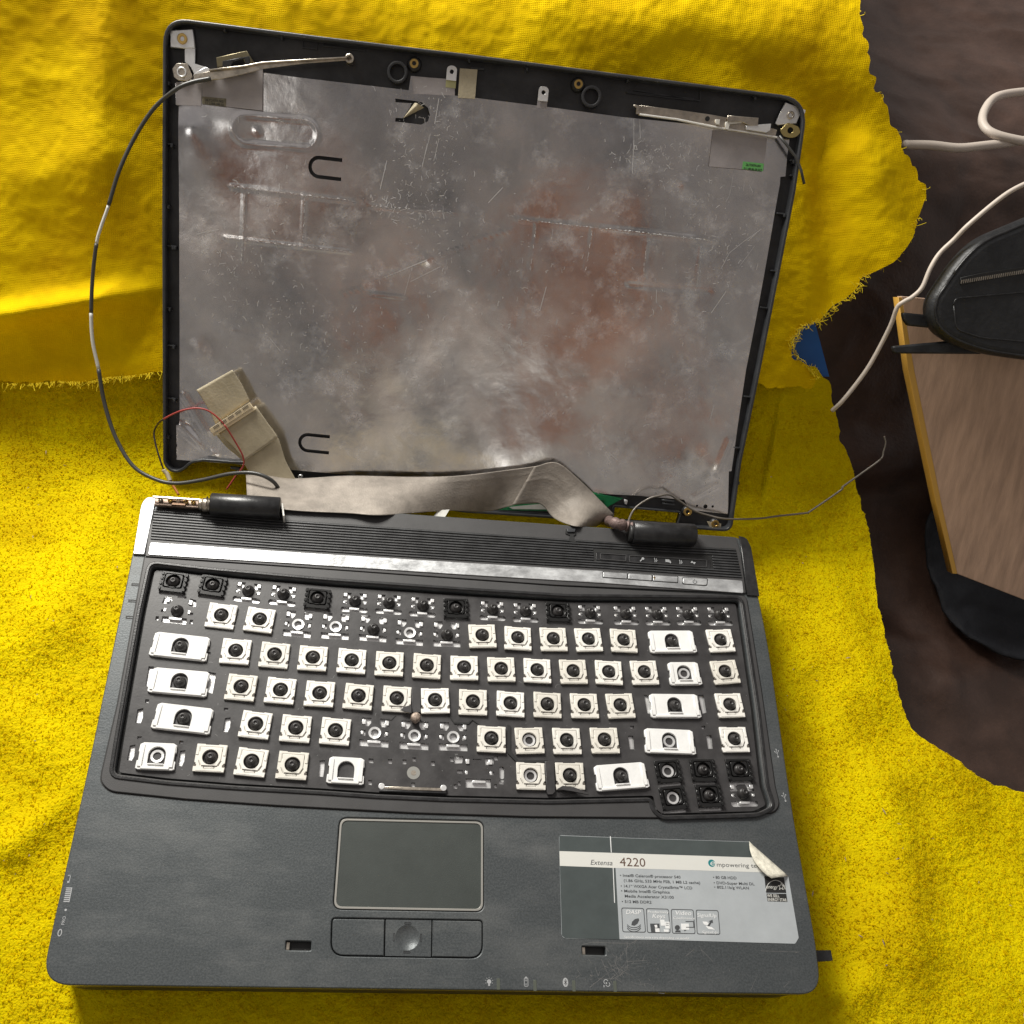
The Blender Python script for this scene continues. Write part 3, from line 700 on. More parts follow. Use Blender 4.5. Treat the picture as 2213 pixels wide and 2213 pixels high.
# status lights with printed symbols
for zK, zx, zy in ((K5, 1672, 1495), (K4, -170, 1700) if False else (K5, 1672, 1495),): pass
LED = [(1077, 2127), (1156, 2130), (1240, 2131), (1329, 2132)]
ledm = mat('led_lens', (0.10, 0.11, 0.09), 0.25)
for u, v in LED:
    c = B(u, v-2); bp(plate('status_light', [rrect(c[0], c[1]-.3, 1.5, 4.6, .3, 2)], -0.3, 0.12, ledm, base, bevel=.05))
ICO = [(1057, 2122), (1137, 2122), (1222, 2123), (1311, 2124)]
sun = [circ(0, .1, .95, 12), rrect(0, -1.25, .9, .7, .1, 1)]+[[(math.cos(a)*1.35-math.sin(a)*.14, .2+math.sin(a)*1.35+math.cos(a)*.14), (math.cos(a)*1.35+math.sin(a)*.14, .2+math.sin(a)*1.35-math.cos(a)*.14), (math.cos(a)*2.0, .2+math.sin(a)*2.0)] for a in [math.radians(d) for d in (-25, 15, 52, 90, 128, 165, 205)]]
bat = [[(-.95, -1.8), (-.7, -1.8), (-.7, 1.5), (-.95, 1.5)], [(.7, -1.8), (.95, -1.8), (.95, 1.5), (.7, 1.5)], rrect(0, -1.75, 1.9, .25, .05, 1), rrect(0, 1.5, 1.9, .3, .05, 1), rrect(0, 1.9, .9, .4, .05, 1), rrect(0, .6, .9, .25, .05, 1), rrect(0, .6, .25, .9, .05, 1), rrect(0, -.9, .9, .25, .05, 1)]
bt = [circ(0, 0, 1.25, 20, 1.9)]
wl = [[(math.cos(a)*1.1-.3, math.sin(a)*1.1+.4) for a in np.linspace(.3, 4.2, 10)]+[(math.cos(a)*.8-.3, math.sin(a)*.8+.4) for a in np.linspace(4.2, .3, 10)], [(math.cos(a)*1.1+.5, math.sin(a)*1.0-.6) for a in np.linspace(3.4, 7.3, 10)]+[(math.cos(a)*.8+.5, math.sin(a)*.72-.6) for a in np.linspace(7.3, 3.4, 10)], rrect(-1.3, -1.4, .4, .9, .1, 1), circ(-.1, -.1, .35, 8)]
for (u, v), P in zip(ICO, (sun, bat, bt, wl)): icon('status_symbol', P, B(u, v), 0.01, M_icon, base)
c = B(*ICO[2]); icon('status_symbol', [rrect(0, 0, .22, 2.6, .02, 1), [(-.7, .6), (-.55, .75), (.75, -.5), (.6, -.65)], [(-.7, -.6), (-.55, -.75), (.75, .5), (.6, .65)], [(.0, 1.3), (.12, 1.15), (.78, .55), (.62, .5)], [(.0, -1.3), (.12, -1.15), (.78, -.55), (.62, -.5)]], c, 0.05, M_shell2, base)
# usb forks on the right edge
usb = [rrect(0, 0, .22, 3.6, .05, 1), circ(0, -2.0, .45, 10), [(-.4, 1.7), (.4, 1.7), (0, 2.4)], [(0, -.7), (.15, -.7), (-.95, .5), (-1.1, .45)], circ(-1.05, .8, .32, 8), [(0, -.2), (.12, -.3), (1.05, .7), (.95, .8)], rrect(1.0, 1.05, .5, .5, .05, 1)]
for zx, zy in ((215, 345), (258, 603)): icon('usb_symbol', usb, Bz(K8, [(zx, zy)])[0], 0.01, M_icon, base, rot=0.12)
# faint prints along the left edge
ang = math.atan2(B(290 and 143, 1910)[1]-B(125, 2015)[1], B(143, 1910)[0]-B(125, 2015)[0])
def bptext(name, s, size, at, rot, m, **k):
    o = bp(link(name, text_me(s, size, **k), m, base)); o.location = (at[0]*MM, at[1]*MM, o.location[2]+.00002); o.rotation_euler = (0, 0, rot); return o
a0 = Bz(K6, [(300, 1110)])[0]; a1 = Bz(K6, [(325, 990)])[0]; ang = math.atan2(a1[1]-a0[1], a1[0]-a0[0])
c = Bz(K6, [(303, 1048)])[0]
icon('card_symbol', [rrect(x, 0, .45, 2.2, .05, 1) for x in (-3, -2.2, -1.4, -.6, .2, 1.0, 1.8, 2.6)]+[rrect(-.2, -1.25, 6.2, .3, .05, 1)], c, .01, M_icon, base, rot=ang)
bptext('card_text', 'PRO', 1.9, Bz(K6, [(280, 1258)])[0], ang, M_icon); 
c = Bz(K6, [(250, 1310)])[0]; icon('card_symbol', [circ(0, 0, 1.5, 16, .9)], c, .01, M_icon, base, rot=ang); icon('card_symbol', [circ(0, 0, 1.1, 14, .55)], c, .03, M_shell, base, rot=ang)
c = Bz(K6, [(290, 1155)])[0]; icon('card_symbol', [circ(0, 0, .5, 10)], c, .01, M_icon, base)
c = Bz(K6, [(318, 945)])[0]; icon('card_symbol', [rrect(0, 0, 3.4, .25, .05, 1), rrect(1.6, .5, .3, 1.2, .05, 1), rrect(-1.2, .4, .8, .8, .1, 1)], c, .01, M_icon, base, rot=ang)
# black card blank poking out of the front right
q = Bz(K8, [(430, 1502), (528, 1500), (540, 1562), (430, 1568)], -12)
bp(plate('card_slot_blank', [roundpoly(q, .4, 2)], -14, -11.5, M_black, base, bevel=.2))

# scratches and dust on the palm rest
segs = []
def sc(Z, pts, jit=0): segs.append(Bz(Z, pts))
for P in ([(350, 1420), (420, 1405), (560, 1410), (690, 1412), (740, 1385)], [(440, 1580), (460, 1640), (470, 1610)], [(520, 1500), (580, 1500), (630, 1530)], [(400, 1720), (500, 1640)], [(500, 1640), (570, 1590), (640, 1580), (740, 1583)],
          [(540, 1670), (600, 1610), (690, 1500), (740, 1430)], [(560, 1620), (620, 1670)], [(600, 1560), (650, 1600), (600, 1640), (560, 1590)], [(655, 1440), (665, 1600)], [(690, 1680), (740, 1700), (800, 1690), (845, 1710), (845, 1740)], [(780, 1690), (790, 1720)],
          [(1070, 1500), (1130, 1450)], [(1165, 1430), (1200, 1510)], [(1180, 1460), (1260, 1540)], [(1590, 1465), (1850, 1472)], [(1830, 1478), (1860, 1470)], [(1520, 1740), (1560, 1650), (1570, 1630)], [(1750, 1720), (1790, 1680)], [(1770, 1750), (1815, 1705)], [(1780, 1680), (1800, 1670)],
          [(105, 1560), (110, 1550), (108, 1570)], [(1075, 1730), (1085, 1740)], [(740, 1660), (760, 1690)], [(620, 1500), (640, 1480)], [(660, 1540), (800, 1530)], [(700, 1555), (820, 1545)], [(480, 1520), (560, 1700)], [(590, 1500), (580, 1560), (640, 1650)], [(540, 1560), (700, 1640)], [(460, 1660), (560, 1660), (640, 1620)]):
    sc(K4, P)
for i in range(60):
    u = random.gauss(1345, 45); v = random.gauss(2085, 26); a = random.random()*6.3; l = random.uniform(3, 18)
    p = B(u, v); segs.append([p, (p[0]+math.cos(a)*l*.2, p[1]+math.sin(a)*l*.2)])
for i in range(240):
    u = random.uniform(130, 1740); v = random.uniform(1790, 2130)
    p = B(u, v)
    if not (inside(np.array([p[0]]), np.array([p[1]]), outline)[0]) or inside(np.array([p[0]]), np.array([p[1]]), grow(pad, 1))[0] or inside(np.array([p[0]]), np.array([p[1]]), grow(btn, 1))[0]: continue
    a = random.random()*6.3; l = random.uniform(.2, .8); segs.append([p, (p[0]+math.cos(a)*l, p[1]+math.sin(a)*l)])
tag(bp(strokes('scratch_marks', segs, 0.012, 0.16, M_scratch, base, .01)), kind='stuff')

# specification sticker
stk = Bz(K4, [(187, 660), (700, 680), (1510, 705), (1783, 948), (1855, 1375), (1830, 1415), (900, 1388), (225, 1378), (205, 1360)], .1)
sto = bp(plate('specification_sticker', [roundpoly(stk, [1, 0, .3, .3, .5, .5, 0, 1, 1], 3)], 0.02, 0.12, M_st_grey, base)); 
e0, e1 = np.array(Bz(K4, [(190, 770)], .1)[0]), np.array(Bz(K4, [(1530, 815)], .1)[0])
sx_ = (e1-e0)/np.linalg.norm(e1-e0); sy_ = np.array([-sx_[1], sx_[0]]); srot = math.atan2(sx_[1], sx_[0])
O0 = np.array(Bz(K4, [(187, 660)], .1)[0])
def st(Z, p): q = np.array(Bz(Z, [p], .1)[0])-O0; return (q.dot(sx_), q.dot(sy_))         # sticker's own frame
def stw(a, b): q = O0+a*sx_+b*sy_; return (q[0], q[1])
def stplate(name, pts, z0_, z1_, m): return plate(name, [Bz(K4, pts, .1)], z0_+.033*0, z1_, m, sto)
stplate('printed_band', [(189, 663), (700, 682), (1508, 707), (1545, 815), (190, 770)], 0.125, .15, M_st_dark)
stplate('printed_band', [(190, 771), (1545, 816), (1600, 868), (1655, 920), (580, 888), (193, 873)], 0.125, .16, M_st_white)
stplate('printed_band', [(193, 874), (580, 888), (608, 1385), (228, 1376), (207, 1358)], 0.125, .15, M_st_dark)
stplate('printed_line', [(541, 668), (547, 668), (553, 780), (548, 780)], .15, .17, M_st_pale)
stplate('printed_line', [(561, 885), (566, 885), (576, 1130), (571, 1130)], .15, .17, M_st_pale)
def stext(s, zx, zy, cap, m, shear=0.0, width=None, off=0.0, name='printed_text'):
    a = st(K4, (zx, zy)); b = st(K4, (zx, zy-cap)); size = (b[1]-a[1])/0.70
    me = text_me(s, size, extr=.01, shear=shear, off=off)
    if width:
        xs = [v.co.x for v in me.vertices]; cur = (max(xs)-min(xs))/MM
        tw = st(K4, (zx+width, zy))[0]-a[0]; me.transform(Matrix.Diagonal((tw/cur, 1, 1, 1)))
    o = link(name, me, m, sto); p = stw(*a); o.location = (p[0]*MM, p[1]*MM, .00019); o.rotation_euler = (0, 0, srot); return o
stext('Extensa', 403, 865, 35, M_st_text, .25, 152)
stext('4220', 610, 874, 60, M_st_brown, 0, 178)
stext('mpowering tech', 1283, 878, 30, M_st_text, 0, 320)
L_ = [('\u2022 Intel\u00ae Celeron\u00ae processor 540', 610, 948, 420), ('(1.86 GHz, 533 MHz FSB, 1 MB L2 cache)', 636, 984, 530), ('\u2022 14.1\u201d WXGA Acer CrystalBrite\u2122 LCD', 615, 1022, 497), ('\u2022 Mobile Intel\u00ae Graphics', 617, 1056, 338), ('Media Accelerator X3100', 643, 1092, 340), ('\u2022 512 MB DDR2', 623, 1130, 206)]
for s, x, y, wd in L_: stext(s, x, y, 19, M_st_text, 0, wd, .02)
for s, x, y, wd in (('\u2022 80 GB HDD', 1258, 962, 163), ('\u2022 DVD-Super Multi DL', 1262, 1000, 283), ('\u2022 802.11b/g WLAN', 1266, 1030, 240)): stext(s, x, y, 19, M_st_text, 0, wd, .02)
ec = st(K4, (1249, 855)); stc = stw(*ec)
link('printed_emblem', plate_me([circ(*stc, 1.75, 24)], .165, .185), M_st_teal, sto)
stext('e', 1234, 870, 42, M_st_white, .2, 32).location.z = .00022
# badge row
for i, x in enumerate((620, 792, 965, 1138)):
    y = 1163+i*5; q = Bz(K4, [(x, y), (x+158, y+4), (x+172, y+175), (x+8, y+172)], .1)
    link('badge_frame', plate_me([roundpoly(q, 1, 3), roundpoly(grow(q, -.35), .8, 3)], .125, .16), M_st_text, sto)
stext('DASP', 650, 1208, 30, M_st_pale, .25, 105); stext('Productivity', 803, 1200, 17, M_st_pale, .1, 145); stext('Keys', 832, 1236, 30, M_st_pale, .25, 92)
stext('Video', 993, 1214, 30, M_st_pale, .2, 108); stext('Conference', 980, 1243, 17, M_st_pale, .1, 150); stext('SignalUp', 1148, 1228, 26, M_st_pale, .1, 132); stext('SignalUp', 1178, 1342, 18, M_st_pale, .4, 110)
def stp(polys, m, z=.17, name='badge_art'):
    for P in polys: link(name, plate_me([Bz(K4, P, .1)], z-.02, z+.01), m, sto)
stp([[(690, 1285), (695, 1262), (715, 1243), (740, 1238), (745, 1250), (733, 1275), (712, 1290)]], M_st_text)
def arc(cx, cy, rx, ry, a0, a1, wd, n=10):
    t = np.linspace(math.radians(a0), math.radians(a1), n)
    return [(cx+rx*math.cos(a), cy+ry*math.sin(a)) for a in t]+[(cx+(rx-wd)*math.cos(a), cy+(ry-wd)*math.sin(a)) for a in t[::-1]]
stp([arc(708, 1270, 52, 36, 20, 160, 5), arc(708, 1280, 52, 40, 20, 160, 5), arc(708, 1292, 52, 42, 20, 160, 5)], M_st_text)
stp([[(820, 1275), (885, 1275), (890, 1335), (828, 1335)]], M_st_text); stp([[(890, 1248), (920, 1248), (925, 1290), (895, 1290)], [(922, 1262), (955, 1262), (958, 1310), (926, 1310)], [(850, 1285), (868, 1283), (872, 1302), (856, 1305)], [(855, 1308), (885, 1308), (888, 1334), (858, 1334)], [(915, 1315), (950, 1316), (950, 1333), (918, 1333)]], M_st_pale, .19)
stp([[(930, 1270), (950, 1271), (950, 1275), (930, 1274)], [(930, 1284), (950, 1285), (950, 1289), (930, 1288)]], M_st_text, .21)
stp([[(1010+18*math.cos(a), 1303+18*math.sin(a)) for a in np.linspace(0, 6.2, 12)], [(993, 1335), (1000, 1322), (1030, 1322), (1035, 1336)]], M_st_text)
stp([[(1035, 1275), (1090, 1275), (1093, 1318), (1038, 1318)]], M_st_pale, .17); stp([[(1067, 1258), (1125, 1258), (1128, 1303), (1070, 1303), (1070, 1298), (1122, 1298), (1120, 1263), (1067, 1263)], [(1055, 1318), (1075, 1318), (1060, 1328)]], M_st_text, .19)
stp([[(1185, 1260), (1215, 1262), (1240, 1285), (1225, 1290), (1195, 1280)], [(1205, 1290), (1250, 1300), (1272, 1318), (1225, 1312)]], M_st_pale); stp([[(1218, 1290), (1238, 1262), (1228, 1258), (1255, 1248), (1258, 1272), (1248, 1268), (1232, 1294)]], M_st_text, .19)
stext('Specifications may vary depending on model', 640, 1375, 16, M_st_pale, .1, 450)
# energy badge
stp([[(1615, 945), (1752, 955), (1768, 1062), (1628, 1060)], [(1630, 1066), (1768, 1068), (1776, 1124), (1638, 1120)]], M_ink, .165, 'energy_badge')
stp([arc(1693, 1050, 70, 78, 182, 350, 4, 14)], M_st_white, .185)
stext('energy', 1628, 1030, 26, M_st_white, .5, 80)
sp = [(1733+(26 if k % 2 == 0 else 12)*math.sin(k*math.pi/5), 1018-(29 if k % 2 == 0 else 13)*math.cos(k*math.pi/5)) for k in range(10)]
spi = [(1733+(18 if k % 2 == 0 else 8)*math.sin(k*math.pi/5), 1018-(20 if k % 2 == 0 else 9)*math.cos(k*math.pi/5)) for k in range(10)]
link('badge_art', plate_me([Bz(K4, sp, .1), Bz(K4, spi, .1)], .17, .2), M_st_white, sto)
stext('WE SELL', 1636, 1090, 20, M_st_white, 0, 85, .02); stext('ENERGY STAR', 1640, 1117, 20, M_st_white, 0, 130, .02)
# curled corner of the sticker
A, Bq, C = Bz(K4, [(1508, 703)], .1)[0], Bz(K4, [(1783, 945)], .1)[0], Bz(K4, [(1650, 925)], .1)[0]
V = []; Fc = []; n = 10
T1 = np.array(Bz(K4, [(1640, 918)], 4)[0]); T2 = np.array(Bz(K4, [(1675, 955)], 5)[0])
for i in range(n+1):
    s = i/n; e = np.array(A)*(1-s)+np.array(Bq)*s
    lip = np.array(A)*(1-s)**2+2*s*(1-s)*(np.array(Bz(K4, [(1500, 840)], 2)[0]))+np.array(Bz(K4, [(1672, 957)], 5)[0])*s*s if s < 1 else T2
    for k in range(6):
        t = k/5; p = e*(1-t)+lip*t; V.append((p[0], p[1], .15+3.2*math.sin(t*math.pi*.62)*(0.3+s)*.8))
for i in range(n):
    for k in range(5): a = i*6+k; Fc.append((a, a+1, a+7, a+6))
o = obj('curled_corner', V, Fc, M_st_back, sto, smooth=True); md = o.modifiers.new('s', 'SOLIDIFY'); md.thickness = .0001
o['label'] = 'curled up cream corner of the sticker'

# hinges on the base
def hinge_tube(Zp, left, right, r, zc, name='hinge_cover'):
    pass
def tube_cover(u0, v0, u1, v1, r, zc, openbottom=False):
    a = np.array([*B(u0, v0, zc), zc]); b = np.array([*B(u1, v1, zc), zc])
    V = []; Fc = []; n = 22; ax = (b-a)/np.linalg.norm(b-a); side = np.cross(ax, [0, 0, 1]); side /= np.linalg.norm(side)
    for e, p in enumerate((a, a+ax*.5, b-ax*.5, b)):
        rr = r-.5 if e in (0, 3) else r
        for k in range(n):
            t = 2*math.pi*k/n; V.append(tuple(p+side*rr*math.cos(t)+np.array([0, 0, 1])*rr*math.sin(t)))
    for e in range(3):
        for k in range(n): q = e*n+k; w_ = e*n+(k+1) % n; Fc.append((q, w_, w_+n, q+n))
    Fc.append(tuple(range(n))[::-1]); Fc.append(tuple(range(3*n, 4*n)))
    return V, Fc
V, Fc = tube_cover(456, 1090, 606, 1099, 6.2, 6.0); bp(obj('hinge_cover', V, Fc, M_black, base, smooth=False)).data.shade_smooth()
V, Fc = tube_cover(1366, 1150, 1500, 1157, 6.6, 6.0); bp(obj('hinge_cover', V, Fc, M_black, base)).data.shade_smooth()
# bare hinge bracket at the left: pads, pins, plate
def wbox(u0, v0, u1, v1, wd, z, h):
    a = np.array(B(u0, v0, z)); b = np.array(B(u1, v1, z)); d = (b-a)/np.linalg.norm(b-a); n_ = np.array([-d[1], d[0]])*wd/2
    P = [tuple(a-n_), tuple(b-n_), tuple(b+n_), tuple(a+n_)]; return P, z-h/2, z+h/2
M_brk = mat('dull_bracket_steel', (0.20, 0.15, 0.12), .5, .8, var=.5, vscale=300)
P, a_, b_ = wbox(335, 1084, 450, 1092, 5.5, 3.5, 2.2); bp(plate('hinge_bracket', [P], a_, b_, M_brk, base, bevel=.4))
P, a_, b_ = wbox(330, 1074, 452, 1082, 1.2, 7, 1.2); bp(plate('hinge_bracket', [P], a_, b_, M_steel, base, bevel=.3))
V, Fc = join([tube_cover(438, 1091, 456, 1092, 3.8, 5.5), tube_cover(430, 1090, 440, 1091, 3.0, 5.5), tube_cover(447, 1091, 450, 1091, 4.6, 5.5)]); bp(obj('hinge_barrel', V, Fc, M_steel, base, smooth=True))
for u in (347, 368, 385, 402, 418):
    c = B(u, 1080+(u-347)*.08, 5); V, Fc = lathe_geo([(1.3, 4.6), (1.3, 5.6), (.7, 5.9), (.6, 5.2)], 12)
    bp(obj('hinge_pin', [(x+c[0], y+c[1], z) for x, y, z in V], Fc, M_steel if u % 2 else M_brass, base, smooth=True))
P, a_, b_ = wbox(372, 1085, 402, 1087, 4, 5.1, 1.0); bp(plate('hinge_bracket', [P], a_, b_, mat('dark_brown_metal', (0.10, 0.055, 0.03), .4, .6), base, bevel=.2))
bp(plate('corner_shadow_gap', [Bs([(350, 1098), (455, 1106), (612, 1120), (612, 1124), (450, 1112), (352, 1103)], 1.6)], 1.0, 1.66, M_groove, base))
# curled film end under the right cover
V, Fc = tube_cover(1358, 1152, 1368, 1153, 5.0, 5.0); bp(obj('hinge_plug', V, Fc, M_case, base, smooth=True))
P, a_, b_ = wbox(610, 1095, 614, 1122, 1.0, 5.0, 7); bp(plate('hinge_clip', [P], a_, b_, M_ivory, base, bevel=.2))

# ================================================================== KEYBOARD
keyb = empty('keyboard_module', (0, 0, -8))
tag(keyb, 'stripped laptop keyboard without caps showing pale and black scissor mounts and rubber domes', 'keyboard')
def kp(o): o.location = (o.location[0], o.location[1], o.location[2]+0.008); return o
kp(plate('support_plate', [grow(kb, -0.4)], -4.5, -3.0, M_silver, keyb))
# row directions in the base frame
rows = {
 'f': [(374, 1254, 'K'), (459, 1262, 'K'), (536, 1274, 'd'), (612, 1281, 'd'), (686, 1290, 'K'), (767, 1296, 'd'), (841, 1300, 'd'), (914, 1306, 'd'), (986, 1311, 'K'), (1065, 1314, 'd'), (1136, 1318, 'd'), (1207, 1319, 'K'), (1276, 1322, 'd'), (1353, 1324, 'd'), (1421, 1325, 'd'), (1488, 1325, 'd'), (1556, 1326, 'd')],
 '1': [(382, 1317, 'e'), (478, 1327, 'W'), (561, 1336, 'W'), (644, 1347, 'n'), (725, 1352, 'n'), (807, 1357, 'D'), (886, 1365, 'n'), (966, 1369, 'D'), (1043, 1371, 'W'), (1120, 1376, 'W'), (1197, 1378, 'W'), (1273, 1379, 'W'), (1349, 1381, 'W'), (1454, 1383, 'B2'), (1559, 1381, 'W')],
 '2': [(389, 1393, 'T'), (509, 1404, 'W'), (593, 1412, 'W'), (676, 1419, 'W'), (760, 1425, 'W'), (842, 1431, 'W'), (923, 1436, 'W'), (1004, 1440, 'W'), (1084, 1443, 'W'), (1162, 1446, 'W'), (1240, 1448, 'W'), (1317, 1450, 'W'), (1394, 1450, 'W'), (1481, 1452, 'Mn'), (1569, 1449, 'W')],
 '3': [(387, 1470, 'C'), (521, 1482, 'W'), (606, 1489, 'W'), (691, 1496, 'W'), (775, 1502, 'W'), (858, 1507, 'W'), (941, 1511, 'W'), (1023, 1514, 'W'), (1104, 1518, 'W'), (1184, 1520, 'W'), (1264, 1522, 'W'), (1342, 1522, 'W'), (1460, 1522, 'N2'), (1579, 1521, 'W')],
 '4': [(395, 1549, 'S'), (552, 1563, 'W'), (639, 1571, 'W'), (725, 1577, 'W'), (810, 1582, 'n'), (896, 1588, 'n'), (980, 1591, 'n'), (1063, 1594, 'W'), (1145, 1597, 'Wn'), (1226, 1598, 'W'), (1308, 1597, 'W'), (1449, 1599, 'R2'), (1589, 1595, 'W')],
 '5': [(338, 1631, 'Mn2'), (454, 1635, 'W'), (543, 1644, 'W'), (632, 1651, 'W'), (748, 1662, 'Mh'), (1036, 1668, 'g'), (1148, 1674, 'Wn'), (1233, 1674, 'W'), (1344, 1675, 'B3'), (1446, 1664, 'Kn'), (1522, 1662, 'K'), (1600, 1661, 'K')],
 '6': [(1457, 1722, 'Kn'), (1535, 1717, 'K'), (1608, 1713, 'd')],
}
ZK = -1.6                                             # top of the black film
# local angle of a row
def rang(row, i):
    r = rows[row]; a = r[max(i-1, 0)]; b = r[min(i+1, len(r)-1)]
    pa_, pb_ = B(a[0], a[1], 1.0), B(b[0], b[1], 1.0); return math.atan2(pb_[1]-pa_[1], pb_[0]-pa_[0])
def place(poly, c, a): ca, sa = math.cos(a), math.sin(a); return [(c[0]+x*ca-y*sa, c[1]+x*sa+y*ca) for x, y in poly]
def rc(x0, x1, y0, y1): return [(x0, y0), (x1, y0), (x1, y1), (x0, y1)]
# openings of a bare key in the black film, mm about the dome
def holes_small(nodome):                              # function row
    H = [[(-6.4, 1.2), (-2.0, 1.2), (-2.8, 2.4), (-2.0, 4.8), (-6.2, 4.8)], [(6.4, 1.2), (2.2, 1.2), (3.0, 2.4), (2.0, 4.8), (6.2, 4.8)],
         rc(-6.3, -4.2, -2.0, 0.2), rc(4.3, 6.3, -2.0, 0.2), rrect(0, -5.2, 14.2, 3.0, 1.2, 3)]
    return H
def holes_big():
    H = [[(-6.8, 3.4), (-3.3, 3.4), (-2.2, 5.2), (-2.2, 7.8), (-6.8, 7.8)], [(6.8, 3.4), (3.3, 3.4), (2.2, 5.2), (2.2, 7.8), (6.8, 7.8)],
         rc(-7.0, -4.6, -1.6, 1.4), rc(4.6, 6.8, -1.6, 1.4), rc(-7.2, 7.2, -7.0, -3.4)]
    return H
holes = []; items = []
for rn, r in rows.items():
    for i, (u, v, t) in enumerate(r):
        hgt = 1.2 if t[0] in 'WKTCSBMNR' else 0.0
        c = B(u, v, hgt); a = rang(rn, i) if not (rn == '6') else rang('5', 9+i)
        items.append((c, a, t, rn, i))
        if t == 'd': holes += [place(h, c, a) for h in holes_small(False)]
        elif t in ('n', 'D'): holes += [place(h, (c[0], c[1]), a) for h in holes_big()]+([place(circ(0, 0, 3.1, 16), c, a)] if t == 'n' else [])
        elif t == 'e':
            holes += [place(h, c, a) for h in ([(-8.5, 3.4), (-5.0, 3.6), (-3.6, 5.6), (-5, 8), (-8, 7.8)], [(8.6, 3.4), (5.6, 3.4), (4.2, 5.6), (5, 7.8), (8.2, 7.2)], rc(-1.5, 3, 7.4, 8.6), rc(-8, -5.6, -1.6, 0), rc(5.8, 8.2, -1.8, -.2), rc(-6.6, 5.8, -7.2, -3.8), rc(-9.8, -8.2, -6.4, -4.2), rc(7.4, 9.0, -6.6, -4.2))]
        elif t in ('K', 'Kn'): holes += [place(rrect(0, -6.2, 12.8, 2.4, .9, 2), c, a)]
        elif t == 'g': holes += [place(h, c, a) for h in ([(-12, 4.3), (-8.4, 4.6), (-7.6, 8.2), (-12.4, 8)], rc(-14.4, -12.6, 5.2, 7.4), rc(-12.0, -10.4, 8.4, 9.4), rc(-3, 1.2, 6.2, 7.0), [(3.4, 4.0), (7.4, 4.6), (7.4, 8.0), (2.9, 7.4)], rc(7.8, 9.6, 6.6, 8.8), rc(-10.8, -8.0, -0.6, 1.2), rc(5.0, 7.6, -1.0, .8), rrect(11.4, 0.4, 2.3, 6.4, 1, 3), rc(9.9, 12.4, -5.4, -3.4), rc(-6.6, 5.8, -7.6, -3.0), rc(-10.4, -9.2, -6.6, -4.6), rc(7.6, 8.8, -7.4, -5.4))]
# wire clip slots beside the wide mounts and small openings
for Z, P in ((K1, [(165, 1345), (210, 1335), (205, 1410), (190, 1450), (148, 1448)]), (K1, [(830, 1412), (872, 1405), (868, 1480), (850, 1518), (812, 1515)]), (K1, [(108, 1620), (150, 1612), (140, 1700), (122, 1735), (85, 1730)]), (K1, [(488, 1660), (530, 1655), (520, 1740), (502, 1778), (470, 1772)]),
             (K1, [(1548, 1735), (1588, 1730), (1582, 1810), (1575, 1858), (1540, 1855)]), (K3, [(552, 1545), (592, 1545), (600, 1648), (567, 1648)]), (K3, [(1145, 1540), (1185, 1540), (1195, 1645), (1160, 1645)]),
             (K1, [(225, 1268), (255, 1270), (252, 1298), (222, 1296)]), (K1, [(822, 1332), (855, 1334), (852, 1358), (820, 1356)]), (K1, [(165, 1550), (198, 1550), (195, 1572), (163, 1570)]), (K1, [(484, 1582), (516, 1584), (512, 1608), (482, 1606)]),
             (K3, [(568, 1470), (598, 1470), (598, 1492), (570, 1492)]), (K3, [(1110, 1470), (1138, 1470), (1138, 1494), (1112, 1494)]), (K2, [(340, 1542), (377, 1545), (375, 1578), (338, 1575)]), (K2, [(487, 1548), (517, 1548), (516, 1582), (487, 1582)]), (K2, [(597, 1550), (626, 1550), (624, 1586), (596, 1586)]),
             (K2, [(672, 1535), (700, 1535), (700, 1564), (672, 1564)]), (K2, [(814, 1562), (842, 1562), (842, 1598), (813, 1598)]), (K2, [(336, 1706), (366, 1708), (364, 1744), (335, 1742)]), (K2, [(664, 1725), (692, 1725), (690, 1764), (664, 1764)]), (K2, [(985, 1738), (1013, 1738), (1012, 1772), (985, 1770)]), (K1, [(698, 910), (722, 910), (720, 932), (698, 930)])):
    holes.append(Bz(Z, P, ZK))
# wide pressed openings either side of the caps-lock and enter mounts
for Z, P in ((K1, [(250, 1018), (290, 1020), (270, 1180), (225, 1165)]), (K1, [(705, 1060), (762, 1070), (735, 1225), (690, 1215)]), (K3, [(675, 1235), (730, 1240), (740, 1380), (700, 1375)]), (K3, [(1085, 1235), (1125, 1235), (1148, 1370), (1118, 1378)])):
    holes.append(Bz(Z, P, ZK))
def cut_sheet(outer, hs, z):
    pts = []; edges = []
    for lp in [outer]+hs:
        b = len(pts); pts += [Vector(p) for p in lp]; edges += [(b+i, b+(i+1) % len(lp)) for i in range(len(lp))]
    r = delaunay_2d_cdt(pts, edges, [], 0, 1e-5); V_ = np.array([tuple(v) for v in r[0]]); T = np.array([tuple(f) for f in r[2]])
    cen = V_[T].mean(1); ok = inside(cen[:, 0], cen[:, 1], outer)
    for h_ in hs: ok &= ~inside(cen[:, 0], cen[:, 1], h_)
    return mesh(np.c_[V_, np.full(len(V_), z)], T[ok])
film = kp(link('black_film', cut_sheet(roundpoly(kb, 1.5, 3), holes, ZK), M_film, keyb))
md = film.modifiers.new('t', 'SOLIDIFY'); md.thickness = .0003; md.offset = -1
